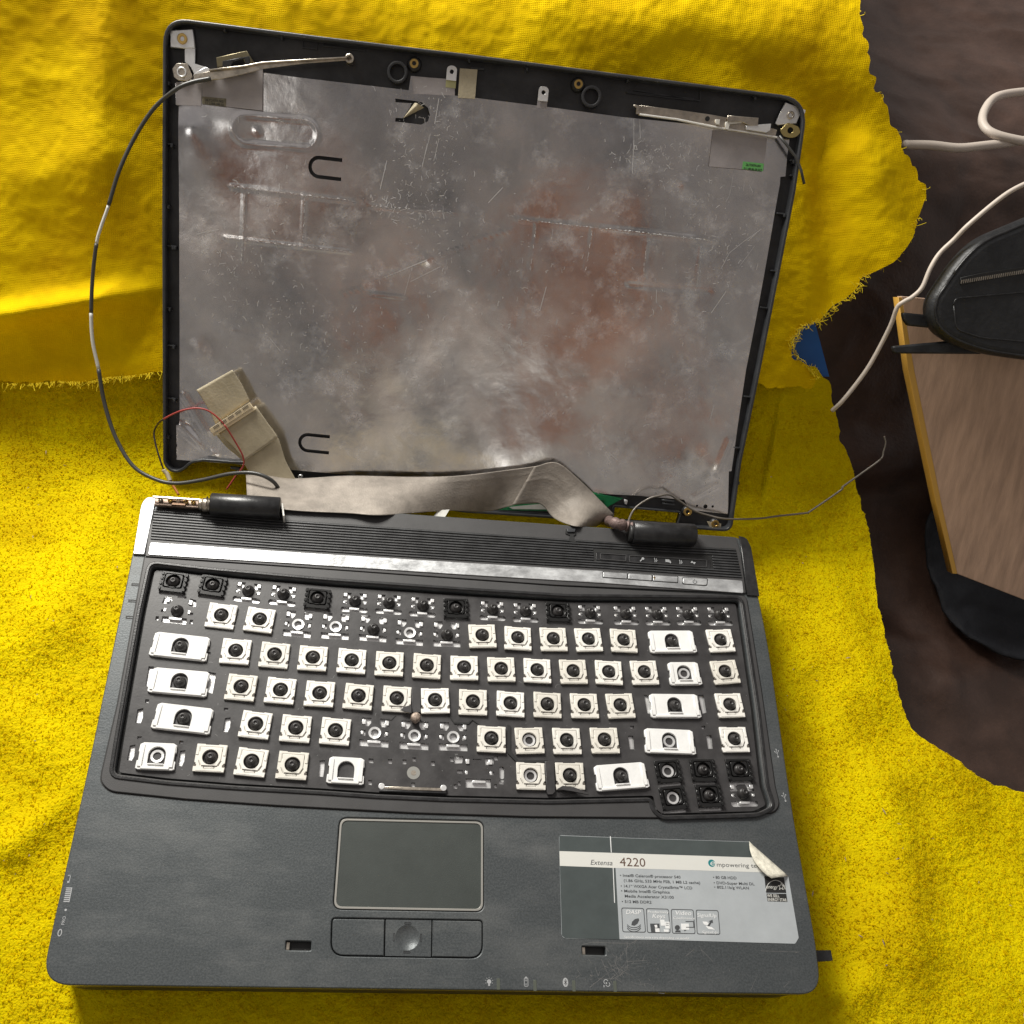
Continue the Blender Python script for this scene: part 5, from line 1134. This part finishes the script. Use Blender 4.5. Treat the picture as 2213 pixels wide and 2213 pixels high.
# foil flap curled out of the upper cut
cc = Lz(Z1, [(1615, 690), (1690, 630)], -3); V = []; Fc = []; a = np.array(Lz(Z1, [(1575, 707)], -4)[0]); b = np.array(Lz(Z1, [(1645, 612)], -3)[0]); c = np.array(Lz(Z1, [(1700, 640)], -2)[0])
V = []
for i in range(9):
    t = i/8; P0 = a*(1-t)+b*t; P1 = a*(1-t)+c*t
    for k in range(5):
        s = k/4; p = P0*(1-s)+P1*s; V.append((p[0], p[1], -4.2+3.4*math.sin(s*math.pi)*t**.7+.8*t))
for i in range(8):
    for k in range(4): q = i*5+k; Fc.append((q, q+1, q+6, q+5))
o = obj('peeled_flap', V, Fc, M_tapeL, lid, smooth=True)
# embossed clip ribs along the shell edges
for P in ([(722, 85), (775, 85)], ): pass
for zx, zy, ww in ((Z5, 0, 0),): pass
for (Z, x, y, ww) in ((Z1, 165, 1225, 4), (Z1, 200, 1468, 5), (Z1, 175, 490, 2), (Z5, 740, 88, 5), (Z5, 725, 455, 4), (Z5, 745, 680, 5), (Z5, 750, 995, 5), (Z5, 720, 1220, 3), (Z1, 185, 860, 4), (Z3, 1070, 1137, 5), (Z3, 1030, 1478, 4), (Z3, 975, 1698, 6), (Z7, 1150, 158, 5), (Z7, 1095, 463, 5), (Z7, 1080, 662, 3), (Z3, 1135, 910, 2.4), (Z3, 1135, 820, 2.2), (Z1, 510, 170, 1.4), (Z1, 850, 215, 1.4), (Z2, 585, 355, 1.4), (Z2, 930, 405, 1.4), (Z3, 908, 440, 1.4), (Z2, 1530, 470, 1.4)):
    c = Lz(Z, [(x, y)], -4)[0]; link('snap_rib', plate_me([rrect(c[0], c[1], ww, .7, .1, 1)], -6, -2.6, .1), M_lidrim, lid)
    link('snap_rib', plate_me([rrect(c[0]+ww*.35, c[1]-.9, 1.1, 1.6, .1, 1)], -6, -2.0, .1), M_lidrim, lid)
# recess lines moulded in the top strip
for Z, P in ((Z1, [(975, 235), (1065, 245), (1065, 295), (975, 285)]), (Z1, [(1095, 275), (1350, 305), (1350, 285), (1098, 250)]), (Z3, [(190, 400), (590, 465), (592, 385), (230, 350)]), (Z2, [(1530, 555), (1932, 600), (1932, 585), (1530, 545)]), (Z2, [(600, 400), (680, 408), (680, 418), (600, 410)])):
    q = Lz(Z, P, -5); link('moulded_line', plate_me([q, grow(q, -.35)], -6.0, -5.0), M_lidrim, lid)
# bosses
def boss(Z, x, y, r_, m, h_=-2.5, inner=.45, name='screw_boss', base_r=None):
    c = Lz(Z, [(x, y)], h_)[0]
    if base_r: V, Fc = lathe_geo([(base_r, -6), (base_r*.8, h_-.6), (r_, h_-.5)], 20); obj(name, [(a+c[0], b+c[1], z) for a, b, z in V], Fc, M_lid, lid, smooth=True)
    V, Fc = lathe_geo([(r_, -6), (r_, h_), (r_*.9, h_+.15), (r_*inner*1.1, h_+.15), (r_*inner, h_), (r_*inner, -5.5)], 20); obj(name, [(a+c[0], b+c[1], z) for a, b, z in V], Fc, m, lid, smooth=False)
boss(Z2, 262, 377, 2.3, M_brass, base_r=4); boss(Z2, 1243, 500, 2.3, M_brass, base_r=4); boss(Z7, 790, 845, 2.6, M_brass, base_r=3.4); boss(Z7, 955, 918, 2.4, M_brass, base_r=3.2); boss(Z1, 258, 230, 2.6, M_brass, -2.2)
boss(Z2, 162, 430, 5.4, M_lid, -1.6, .72, 'rubber_seat'); boss(Z2, 1320, 575, 5.4, M_lid, -1.6, .72, 'rubber_seat')
boss(Z6, 135, 912, 1.3, M_silver, -2.5)
# clips with holes
for Z, x, y in ((Z2, 487, 428), (Z2, 1034, 552)):
    c = Lz(Z, [(x, y)], -3)[0]; P = [(c[0]-2.7, c[1]-4.2), (c[0]+2.7, c[1]-4.2)]+[(c[0]+2.7*math.cos(a), c[1]+1.0+2.0*math.sin(a)) for a in np.linspace(0, math.pi, 10)]
    link('foil_clip', plate_me([P, circ(c[0], c[1], 1.1, 12)], -3.2, -2.8, .1), M_silver, lid)
    link('foil_clip', plate_me([rc(c[0]-2.7, c[0]+2.7, c[1]-7.5, c[1]-3.6)], -4.3, -4.0), mat('yellowed_clip', (.6, .58, .3), .35, .8) if Z is Z2 and x < 500 else M_greytape, lid)
# corner hinge metal, left
lplate('corner_foil', Z1, [(190, 185), (325, 178), (338, 290), (275, 292), (192, 285)], -5.2, -2.8, M_silver, .3)
lplate('corner_foil', Z1, [(275, 290), (338, 290), (335, 380), (400, 400), (400, 435), (330, 440), (310, 400), (275, 370)], -4.6, -3.6, M_silver, .2)
def rail(Z, pts, h0, h1, wid, m, name):
    P = [np.array([*Lz(Z, [p], (h0+h1)/2)[0]]) for p in pts]; a, b = [], []
    for i, p in enumerate(P):
        d = P[min(i+1, len(P)-1)]-P[max(i-1, 0)]; d /= np.linalg.norm(d); n_ = np.array([-d[1], d[0]]); w_ = wid[i]/2 if isinstance(wid, (list, tuple)) else wid/2
        a.append(tuple(p+n_*w_)); b.append(tuple(p-n_*w_))
    return link(name, plate_me([a+b[::-1]], h0, h1, .15), m, lid)
rail(Z1, [(330, 468), (480, 445), (620, 418), (740, 392), (980, 368), (1240, 350)], -1.0, .2, [3.6, 4.6, 4.2, 3, 2.0, 1.8], M_steel, 'hinge_rail')
rail(Z1, [(420, 420), (620, 398), (740, 375), (980, 360), (1240, 344)], .2, 2.2, [.8, .8, .7, .7, .7], M_steel, 'hinge_rail')
boss(Z1, 1256, 348, 2.3, M_steel, .2, .5, 'rail_eyelet'); boss(Z1, 255, 430, 2.5, M_silver, -1.2, .7, 'rail_eyelet')
lplate('hinge_leaf', Z1, [(200, 410), (225, 378), (290, 378), (322, 460), (290, 485), (235, 480), (210, 460)], -2.6, -2.0, M_steel, .15)
lplate('hinge_arm', Z1, [(465, 345), (645, 305), (690, 375), (640, 385), (620, 345), (520, 365), (530, 395), (470, 405)], -1.8, .6, mat('dull_olive_steel', (.22, .19, .12), .4, .9), .3)
lplate('hinge_arm', Z1, [(500, 365), (660, 335), (668, 385), (640, 390), (630, 350), (560, 370), (545, 400), (500, 400)], .3, 1.4, M_black, .2)
lplate('hinge_leaf', Z1, [(330, 440), (400, 400), (440, 420), (430, 470), (330, 470)], -2.4, -1.4, M_silver, .2)
# right side
rail(Z3, [(222, 518), (450, 548), (640, 575), (800, 610), (1040, 660)], -2.0, -1.2, [4.6, 5, 5, 6, 4], M_steel, 'hinge_rail')
rail(Z3, [(225, 545), (450, 575), (680, 622), (1045, 682)], -3.2, -.9, .8, M_ivory, 'hinge_rail')
for x, y in ((632, 570),): c = Lz(Z3, [(x, y)], -1)[0]; link('rail_notch', plate_me([circ(*c, 1.3, 12)], -1.2, -1.0), M_groove, lid)
lplate('hinge_arm', Z3, [(750, 552), (935, 565), (930, 612), (880, 612), (830, 590), (750, 590)], -.9, .6, M_steel, .2)
lplate('hinge_arm', Z3, [(860, 612), (1010, 600), (1005, 640), (980, 655), (860, 635)], -.8, .3, M_silver, .2)
lplate('hinge_arm', Z3, [(740, 590), (840, 580), (838, 596), (765, 604), (755, 635), (738, 632)], -.9, .1, M_ivory, .1)
lplate('hinge_arm', Z3, [(680, 575), (705, 575), (702, 608), (680, 602)], -1.0, .2, M_ivory, .1)
lplate('rail_hook', Z3, [(190, 488), (245, 495), (240, 510), (222, 512), (222, 545), (205, 542), (206, 505), (190, 500)], -2.5, -.8, M_steel, .1)
lplate('corner_plate', Z3, [(1095, 472), (1215, 520), (1205, 560), (1180, 550), (1160, 600), (1050, 610), (1035, 600), (1060, 540)], -4.2, -2.6, M_silver, .3)
boss(Z3, 1130, 548, 2.0, M_steel, -1.8, .6)
P = Lz(Z3, [(1110, 592), (1175, 618), (1188, 655), (1160, 680), (1130, 686), (1085, 675), (1062, 640)], -1.4); c = Lz(Z3, [(1125, 640)], -1.4)[0]
link('brass_leaf', plate_me([roundpoly(P, 1.2, 3), circ(*c, 1.6, 14)], -1.8, -1.0, .15), mat('dull_brass', (.52, .42, .18), .35, 1.0), lid)
V, Fc = tube_geo([(*Lz(Z3, [(1060, 672)], -1)[0], -1), (*Lz(Z3, [(1100, 720)], 0)[0], 0), (*Lz(Z3, [(1160, 800)], .5)[0], .5), (*Lz(Z3, [(1190, 880)], 1)[0], 1.2), (*Lz(Z3, [(1208, 960)], 1)[0], 1.2)], .75, 8)
obj('wire_stub', V, Fc, M_cableblk, lid, smooth=True)
# catches on the lower edge
for P in ([(635, 770), (710, 778), (708, 788), (635, 780)], [(640, 790), (712, 798), (710, 808), (640, 800)]): lplate('latch_spring', Z7, P, -4, -2.6, M_lidrim, .2)
lplate('latch_spring', Z7, [(412, 770), (430, 775), (425, 800), (412, 795)], -5, -2, M_silver, .2)
lplate('latch_spring', Z5, [(1100, 1400), (1160, 1408), (1158, 1425), (1100, 1415)], -5, -2.5, M_lidrim, .2)
lplate('foil_end', Z7, [(770, 768), (1028, 788), (1030, 858), (960, 850), (810, 826)], -3.9, -3.7, M_silver) if False else None
# clear tape in the lower left corner
lplate('tape_patch', Z7, [(905, 900), (990, 915), (985, 950), (925, 945)], -3.2, -3.0, M_tapeL)

# inverter board tucked under the ribbon
def Lwp(Z, p, h): x, y = Lz(Z, [p], h)[0]; return Lw(x, y, h)
brd = empty('circuit_board', Lwp(Z6, (1650, 1080), -2), rotm)
tag(brd, 'thin green circuit board with white label tucked under the tan ribbon cable', 'circuit board')
def rel(Z, pts, h): 
    ox, oy = Lz(Z6, [(1650, 1080)], -2)[0]; return [(x-ox, y-oy) for x, y in Lz(Z, pts, h)]
bd = link('board', plate_me([rel(Z6, [(1320, 1110), (1560, 1040), (1860, 1008), (2060, 1040), (1970, 1092), (1640, 1118)], -2)], -1.2, 0, .1), M_green, brd)
link('paper_label', plate_me([rel(Z6, [(1380, 1092), (1590, 1072), (1600, 1106), (1400, 1104)], -2)], .02, .15), M_paper, brd)
link('component', plate_me([rel(Z6, [(1900, 1046), (1945, 1050), (1940, 1072), (1900, 1068)], -2)], .02, 1.0, .1), mat('dark_green_part', (.0, .06, .02), .4), brd)

# ================================================================== RIBBON CABLE
def air(pts):                                         # [(u, v, lift)] -> world mm, depth smoothed along the run
    ds = []; 
    for u, v, h in pts:
        t, p = hit(u, v, h); ds.append(np.linalg.norm(p-CAM))
    ds = np.array(ds); 
    k = np.pad(ds, 1, mode='edge'); ds = np.minimum((k[:-2]+k[1:-1]+k[2:])/3, ds)
    return [CAM+ray(u, v)*d for (u, v, h), d in zip(pts, ds)]
rib = empty('ribbon_cable', hit(900, 1080, 3)[1])
tag(rib, 'wide flat tan ribbon cable with cream connector lying across the hinge gap', 'ribbon cable')
ro = np.array(hit(900, 1080, 3)[1])
def strip_mesh(top, bot, n_across=13, wr=.5, h=4, seed=0):
    # two picture-space edges with equal counts
    A = air([(u, v, h) for u, v in top]); Bq_ = air([(u, v, h) for u, v in bot])
    A = catmull(A, 7); Bq_ = catmull(Bq_, 7); V = []; Fc = []
    for i, (a, b) in enumerate(zip(A, Bq_)):
        for k in range(n_across):
            t = k/(n_across-1); p = a*(1-t)+b*t
            nz = wr*.35*abs(vnoise(np.array([i*.22-t]), np.array([t*4.1+i*.05]), 91+seed)[0])
            for q_, tk in enumerate((.22, .42, .63, .83)):
                tt = tk+.16*vnoise(np.array([i*.06+q_*7]), np.array([.5+q_]), 33+seed)[0]; am = max(0, .05+1.5*vnoise(np.array([i*.045+q_*3]), np.array([q_*2.]), 37+seed)[0])
                nz += wr*am*.55*math.exp(-abs(t-tt)/.05)
            d = (CAM-p)/np.linalg.norm(CAM-p); V.append(tuple(p+d*nz))
    for i in range(len(A)-1):
        for k in range(n_across-1): q = i*n_across+k; Fc.append((q, q+1, q+n_across+1, q+n_across))
    return V, Fc
def strip_obj(name, top, bot, m, par, off, h=4, wr=.5, th=.0005, seed=0):
    V, Fc = strip_mesh(top, bot, 41, wr, h, seed); o = obj(name, V, Fc, m, par, smooth=True, off=off); md = o.modifiers.new('t', 'SOLIDIFY'); md.thickness = .0003; md.offset = -1; return o
# main run
topE = px(Z5, [(1170, 1370), (1260, 1340)])
tE = px(Z6, [(-190, 880), (90, 920), (420, 905), (800, 912), (1080, 905), (1370, 872), (1530, 850), (1665, 828)])
bE = px(Z6, [(-180, 1075), (100, 1112), (420, 1128), (640, 1140), (1000, 1115), (1250, 1118), (1430, 1078), (1560, 1070)])
strip_obj('flat_cable', tE, bE, M_tape, rib, ro, 5, 1.0)
tE = px(Z6, [(1530, 852), (1665, 828), (1800, 930), (1932, 1060), (2010, 1140)]); bE = px(Z6, [(1400, 1078), (1560, 1072), (1650, 1160), (1780, 1207), (1900, 1210)])
strip_obj('flat_cable', tE, bE, M_tape, rib, ro, 6, .9, seed=4)
# leg that climbs to the connector
lE = px(Z5, [(1010, 1210), (1080, 1290), (1170, 1370), (1240, 1500), (1290, 1600)]); rE = px(Z5, [(1250, 1040), (1320, 1140), (1385, 1235), (1430, 1370), (1500, 1500)])
strip_obj('flat_cable', lE, rE, M_tapeL, rib, ro, 5, .5, seed=8)
lE = px(Z5, [(1030, 1205), (1120, 1290), (1185, 1368)]); rE = px(Z5, [(1250, 1045), (1320, 1140), (1382, 1230)])
strip_obj('tape_wrap', lE, rE, M_tapeL, rib, ro, 7, .4, seed=12)
lE = px(Z5, [(897, 945), (960, 1045), (1010, 1150)]); rE = px(Z5, [(1110, 825), (1165, 910), (1215, 1010)])
strip_obj('tape_tail', lE, rE, M_tapeL, rib, ro, 6, .4, seed=14)
def wpt(Z, p, h): u, v = px(Z, [p])[0]; t, q = hit(u, v, h); return q
def frame_at(p0, p1):
    x = (p1-p0)/np.linalg.norm(p1-p0); z = LN-LN.dot(x)*x; z /= np.linalg.norm(z); y = np.cross(z, x); return x, y, z
c0, c1 = wpt(Z5, (1015, 1170), 8), wpt(Z5, (1230, 1030), 8); X_, Y_, Z_ = frame_at(c0, c1); ln = np.linalg.norm(c1-c0)
def cbox(name, x0, x1, y0, y1, zz0, zz1, m, par=rib, off=ro):
    v, f = box_geo(x0, x1, y0, y1, zz0, zz1); v = [c0+a*X_+b*Y_+c*Z_ for a, b, c in v]
    me = mesh([np.array(p)-off for p in v], f); bm = bmesh.new(); bm.from_mesh(me); bmesh.ops.bevel(bm, geom=bm.edges[:], offset=.00012, segments=1, affect='EDGES'); bm.to_mesh(me); bm.free()
    return link(name, me, m, par)
con = cbox('connector', -1.5, ln+1, -1.8, 1.4, -1.6, .6, M_cream)
cbox('connector_lip', -1.8, ln+1.6, -3.6, -2.1, -1.4, .2, M_cream, con) if False else cbox('connector_lip', -1.8, ln+1.6, -3.6, -2.0, -1.4, .2, M_cream)
for gI in range(5):
    for k in range(5):
        x = 1.0+gI*ln/5+k*ln/5*.15; o = cbox('contact_pin', x, x+.32, -.6, 1.2, .55, .8, M_ink)
# twisted end by the right hinge
P = [wpt(Z7, p, 6) for p in ((225, 920), (280, 935), (340, 945), (400, 960), (440, 970))]
V, Fc = tube_geo(catmull(P, 8), lambda t: 3.0+.5*math.sin(t*40), 12); obj('twisted_braid', V, Fc, mat('brown_braid', (.16, .11, .10), .55, .3, var=.5, vscale=500, bump=.9, bscale=900), rib, smooth=True, off=ro)

# ================================================================== LOOSE WIRES
def wire(name, label, parts, cat, n=9):
    allp = []; runs = []
    root = None
    full = []
    for (pts, r_, m, nm) in parts: full.append(pts)
    o0 = np.array(hit(parts[0][0][0][0], parts[0][0][0][1], 3)[1]); root = empty(name, o0); tag(root, label, cat)
    # smooth over the whole run, then cut
    flat = []; cuts = []
    for pts in full:
        if flat and flat[-1][:2] == pts[0][:2]: s0 = len(flat)-1; flat += pts[1:]
        else: s0 = len(flat); flat += pts
        cuts.append((s0, len(flat)-1))
    W_ = air(flat); C = catmull(W_, 8)
    for (a, b), (pts, r_, m, nm) in zip(cuts, parts): tube(nm, C[a*8:b*8+1], r_, m, root, n, o0)
    return root
def pv(*P): return [(u*Vp, v*Vp, h) for u, v, h in P]
wire('antenna_cable', 'long black cable with white sleeves looping left from the lid corner to the hinge', [
    (pv((398, 148, 4), (360, 156, 6), (330, 170, 6), (290, 205, 14), (255, 258, 18), (225, 322, 20), (205, 387, 20)), 1.05, M_cableblk, 'cable_jacket'),
    (pv((205, 387, 20), (190, 430, 20), (182, 460, 20)), .85, M_cablewht, 'white_sleeve'),
    (pv((182, 460, 20), (175, 520, 18), (172, 590, 18)), 1.05, M_cableblk, 'cable_jacket'),
    (pv((172, 590, 18), (175, 645, 18), (186, 697, 18)), 1.0, M_cablewht, 'white_sleeve'),
    (pv((186, 697, 18), (197, 760, 16), (218, 825, 16), (250, 878, 16), (290, 903, 16), (330, 912, 18), (380, 906, 20), (435, 894, 22), (480, 893, 24), (512, 906, 24), (529, 928, 18), (531, 950, 10)), 1.15, M_cableblk, 'cable_jacket')], 'cable')
def pz(Z, P, h): return [(u, v, h) for u, v in px(Z, P)]
wire('thin_red_wire', 'thin red and black wire looping up from the left hinge over the lid corner', [
    (pz(Z5, [(790, 1572), (765, 1530), (740, 1490)], 7), .8, mat('orange_wire', (.40, .13, .02), .5), 'bundle'), (pz(Z5, [(740, 1490), (722, 1450), (700, 1420)], 7), 1.3, M_tapeL, 'tape_wrap'),
    (pz(Z5, [(700, 1420), (672, 1340), (650, 1260), (643, 1200), (662, 1155), (700, 1120)], 12), .5, M_darkwire, 'dark_wire'),
    (pz(Z5, [(700, 1120), (800, 1072), (900, 1055), (980, 1078), (1060, 1152)], 14), .5, M_red, 'red_wire'),
    (pz(Z5, [(1060, 1152), (1130, 1260), (1172, 1340), (1175, 1400), (1130, 1460), (1075, 1540)], 12), .5, M_red, 'red_wire')], 'wire')
wire('grey_wire', 'thin grey wire running from the right hinge across the towel to its bent tip', [
    (pz(Z7, [(435, 955), (440, 890), (480, 820), (560, 766), (620, 750)], 9)+pz(Z7, [(680, 743), (740, 780), (830, 838), (920, 868), (1020, 887)], 6)+pz(Z7, [(1200, 886), (1330, 870), (1495, 852)], 9)+pz(Z7, [(1520, 842), (1700, 718)], 14)+pz(Z8, [(700, 1738), (830, 1645), (955, 1552)], 22), .62, M_greywire, 'wire_jacket'),
    (pz(Z8, [(955, 1552), (975, 1500), (990, 1440), (980, 1396)], 24), .5, M_greywire, 'bare_tip')], 'wire')
# small wire under left hinge cover
# ================================================================== BACKGROUND THINGS ON THE SOFA
ps = lambda u, v: on_profile(u, v, PS)
def sofa_pt(u, v, h=2.0):
    x, s = ps(u, v); P, S_ = PS; return np.array([x, np.interp(s, S_, P[:, 0]), np.interp(s, S_, P[:, 1])])+h*np.array([0, -.6, .8])
def bcord(name, label, P, r_, m, lidp=False):
    W_ = [(Lw(*L(u*Vp, v*Vp, -24+h), -24+h) if lidp else sofa_pt(u*Vp, v*Vp, h)) for u, v, h in P]; o0 = W_[0]; return tag(tube(name, catmull(W_, 8), r_, m, None, 10), label, 'cable')
bcord('kinked_cable', 'thin kinked off-white cord hanging down over the brown sofa beside the board', [(1570, 775, -2), (1588, 758, 3), (1615, 725, 5), (1640, 690, 7), (1665, 645, 10), (1682, 610, 14), (1693, 580, 18), (1706, 569, 20), (1722, 560, 21), (1740, 542, 22), (1755, 507, 22), (1773, 478, 22), (1800, 452, 24), (1832, 420, 28), (1900, 365, 28), (1960, 335, 28)], 1.3, M_whitecord, True)
bcord('thick_cable', 'thick pale cable lying level across the brown sofa back near the ragged towel', [(1690, 282, 9), (1740, 283, 9), (1790, 288, 9), (1835, 284, 9), (1900, 276, 9), (1980, 262, 9)], 2.6, M_whitecord)
bcord('thick_cable', 'pale cable loop curving at the right edge above the level cable', [(1950, 180, 9), (1870, 190, 9), (1842, 215, 9), (1838, 245, 9), (1860, 268, 12), (1940, 285, 12)], 2.6, M_whitecord)
# board
def Q(u, v, h): x, y = L(u, v, h); return (x, y)
board = empty('wooden_board', Lw(*L(2050, 900, -22), -22), rotm)
tag(board, 'pale wooden board with a yellow edge leaning on the sofa at the right', 'board')
bo = L(2050, 900, -22)
def relb(P, h): return [(x-bo[0], y-bo[1]) for x, y in [L(u, v, h) for u, v in P]]
bq = relb([(1948, 640), (2300, 670), (2300, 1330), (2068, 1240), (2033, 1085), (1975, 800)], -18)
link('board_face', plate_me([bq], -2, 4, .4), M_wood, board)
link('board_edge', plate_me([relb([(1941, 642), (1949, 642), (1976, 800), (2034, 1085), (2069, 1240), (2058, 1240), (2022, 1085), (1962, 800)], -18)], -3, 4.2, .3), M_woodedge, board)
# bag and straps
bag = empty('black_bag', Lw(*L(2110, 660, 0), 0), rotm)
tag(bag, 'black nylon bag with two short straps resting on the wooden board', 'bag')
b0 = L(2110, 660, 0)
def relg(P, h): return [(x-b0[0], y-b0[1]) for x, y in [L(u, v, h) for u, v in P]]
link('strap', plate_me([roundpoly(relg([(1948, 675), (2040, 684), (2040, 712), (1960, 704), (1950, 690)], -6), 1.5, 3)], -8, -4, 1), M_bag, bag)
link('strap', plate_me([roundpoly(relg([(1926, 748), (2070, 735), (2120, 742), (2120, 765), (1930, 764)], -6), 1.5, 3)], -8, -4, 1), M_bag, bag)
bgp = roundpoly(relg([(2062, 562), (2110, 515), (2290, 440), (2300, 790), (2120, 765), (2052, 742), (2010, 712), (1999, 655)], 0), [9, 12, 10, 10, 10, 12, 8, 9], 6)
link('bag_body', plate_me([bgp], -9, 6, 5, 3), M_bag, bag)
gp = grow(bgp, -2.2); V, Fc = tube_geo([(x, y, 5.2) for x, y in gp]+[(gp[0][0], gp[0][1], 5.2)], .8, 8); obj('piping', V, Fc, M_black, bag, smooth=True)
zp = relg([(2075, 600), (2120, 590), (2290, 565), (2290, 580), (2120, 606), (2076, 617)], 6); link('zip', plate_me([zp], 5.8, 6.6, .2), M_groove, bag)
zl = relg([(2076, 609), (2290, 574)], 6)
V = []; Fc = []
for k in range(46):
    c_ = lerp2(zl[0], zl[1], k/45); v_, f_ = box_geo(c_[0]-.3, c_[0]+.3, c_[1]-1.0, c_[1]+1.0, 6.5, 7.0); V, Fc = join([(V, Fc), (v_, f_)])
obj('zip_teeth', V, Fc, M_steel, bag)
pk = roundpoly(relg([(2060, 645), (2290, 625), (2290, 745), (2120, 730), (2066, 712)], 6), 4, 4); V, Fc = tube_geo([(x, y, 6.0) for x, y in pk]+[(pk[0][0], pk[0][1], 6.0)], .45, 6); obj('pocket_seam', V, Fc, M_black, bag, smooth=True)
# blue plastic
bl_ = [sofa_pt(*q, 4.5) for q in ((1690, 690), (1752, 690), (1785, 815), (1700, 815))]
blu = empty('blue_folder', bl_[0]); tag(blu, 'flat blue plastic folder showing in the notch of the torn towel', 'folder')
P4 = [np.array(p)-bl_[0] for p in bl_]; nn = np.array([0, .6, -.75])
V = [tuple(p) for p in P4]+[tuple(p+nn*1.2) for p in P4]; obj('folder_cover', V, [(0, 3, 2, 1), (4, 5, 6, 7), (0, 1, 5, 4), (1, 2, 6, 5), (2, 3, 7, 6), (3, 0, 4, 7)], M_blue, blu)
# dark cloth lying lower right
cq = [ps(*q) for q in ((2020, 1120), (2075, 1060), (2160, 1085), (2290, 1060), (2300, 1420), (2190, 1400), (2110, 1350), (2060, 1290), (2030, 1200))]
def fold_C(X, S, Y): return 9+12*np.abs(fbm(X/48+S/30, S/60-X/50, 93, 4))+fold_S(X, S, Y)
cl = draped('navy_cloth', PS, roundpoly(cq, 12, 4), 2.0, fold_C, M_jean)
md = cl.modifiers.new('t', 'SOLIDIFY'); md.thickness = .002
tag(cl, 'creased dark navy cloth lying beyond the right edge of the lower towel', 'cloth')
# crumbs and lint on the towels
V = []; Fc = []
rl = random.Random(11)
spots = [(1905, 1892), (1826, 1857), (1900, 2090), (1850, 2026), (75, 1800), (1665, 1033), (1745, 1200), (110, 1350), (60, 1430)]+[(rl.uniform(1650, 2200), rl.uniform(1200, 2200)) for _ in range(40)]+[(rl.uniform(0, 330), rl.uniform(900, 1900)) for _ in range(22)]
for u, v in spots:
    r0 = pa(u, v)
    if not r0 or not inside(np.array([r0[0]]), np.array([r0[1]]), polyA)[0]: continue
    P, S_ = PA; y = np.interp(r0[1], S_, P[:, 0]); z = np.interp(r0[1], S_, P[:, 1])+float(fold_A(np.array([r0[0]]), np.array([r0[1]]), np.array([y]))[0])+2.0
    q = rl.uniform(.25, .6); a = rl.random()*3.1; b = len(V); L_s = q*rl.choice([1, 1.5, 3.5])
    for dx, dy, dz in ((1, 0, 0), (0, 1, 0), (-1, 0, 0), (0, -1, 0), (0, 0, 1), (0, 0, -1)):
        X2 = dx*L_s*math.cos(a)-dy*q*.7*math.sin(a); Y2 = dx*L_s*math.sin(a)+dy*q*.7*math.cos(a); V.append((r0[0]+X2, y+Y2, z+dz*q*.6))
    Fc += [(b, b+1, b+4), (b+1, b+2, b+4), (b+2, b+3, b+4), (b+3, b, b+4), (b+1, b, b+5), (b+2, b+1, b+5), (b+3, b+2, b+5), (b, b+3, b+5)]
tag(obj('lint_crumb', V, Fc, mat('lint', (.30, .22, .16), .8, var=.9, vscale=90), towelA), kind='stuff')
q = [B(u, v, -14) for u, v in px(Z6, [(905, 1175), (985, 1175), (1025, 1108), (960, 1112)])]
wt = plate('white_tab', [q], -14.2, -13.8, M_paper); tag(wt, 'small white paper tab sticking out below the tan ribbon cable', 'paper tab')
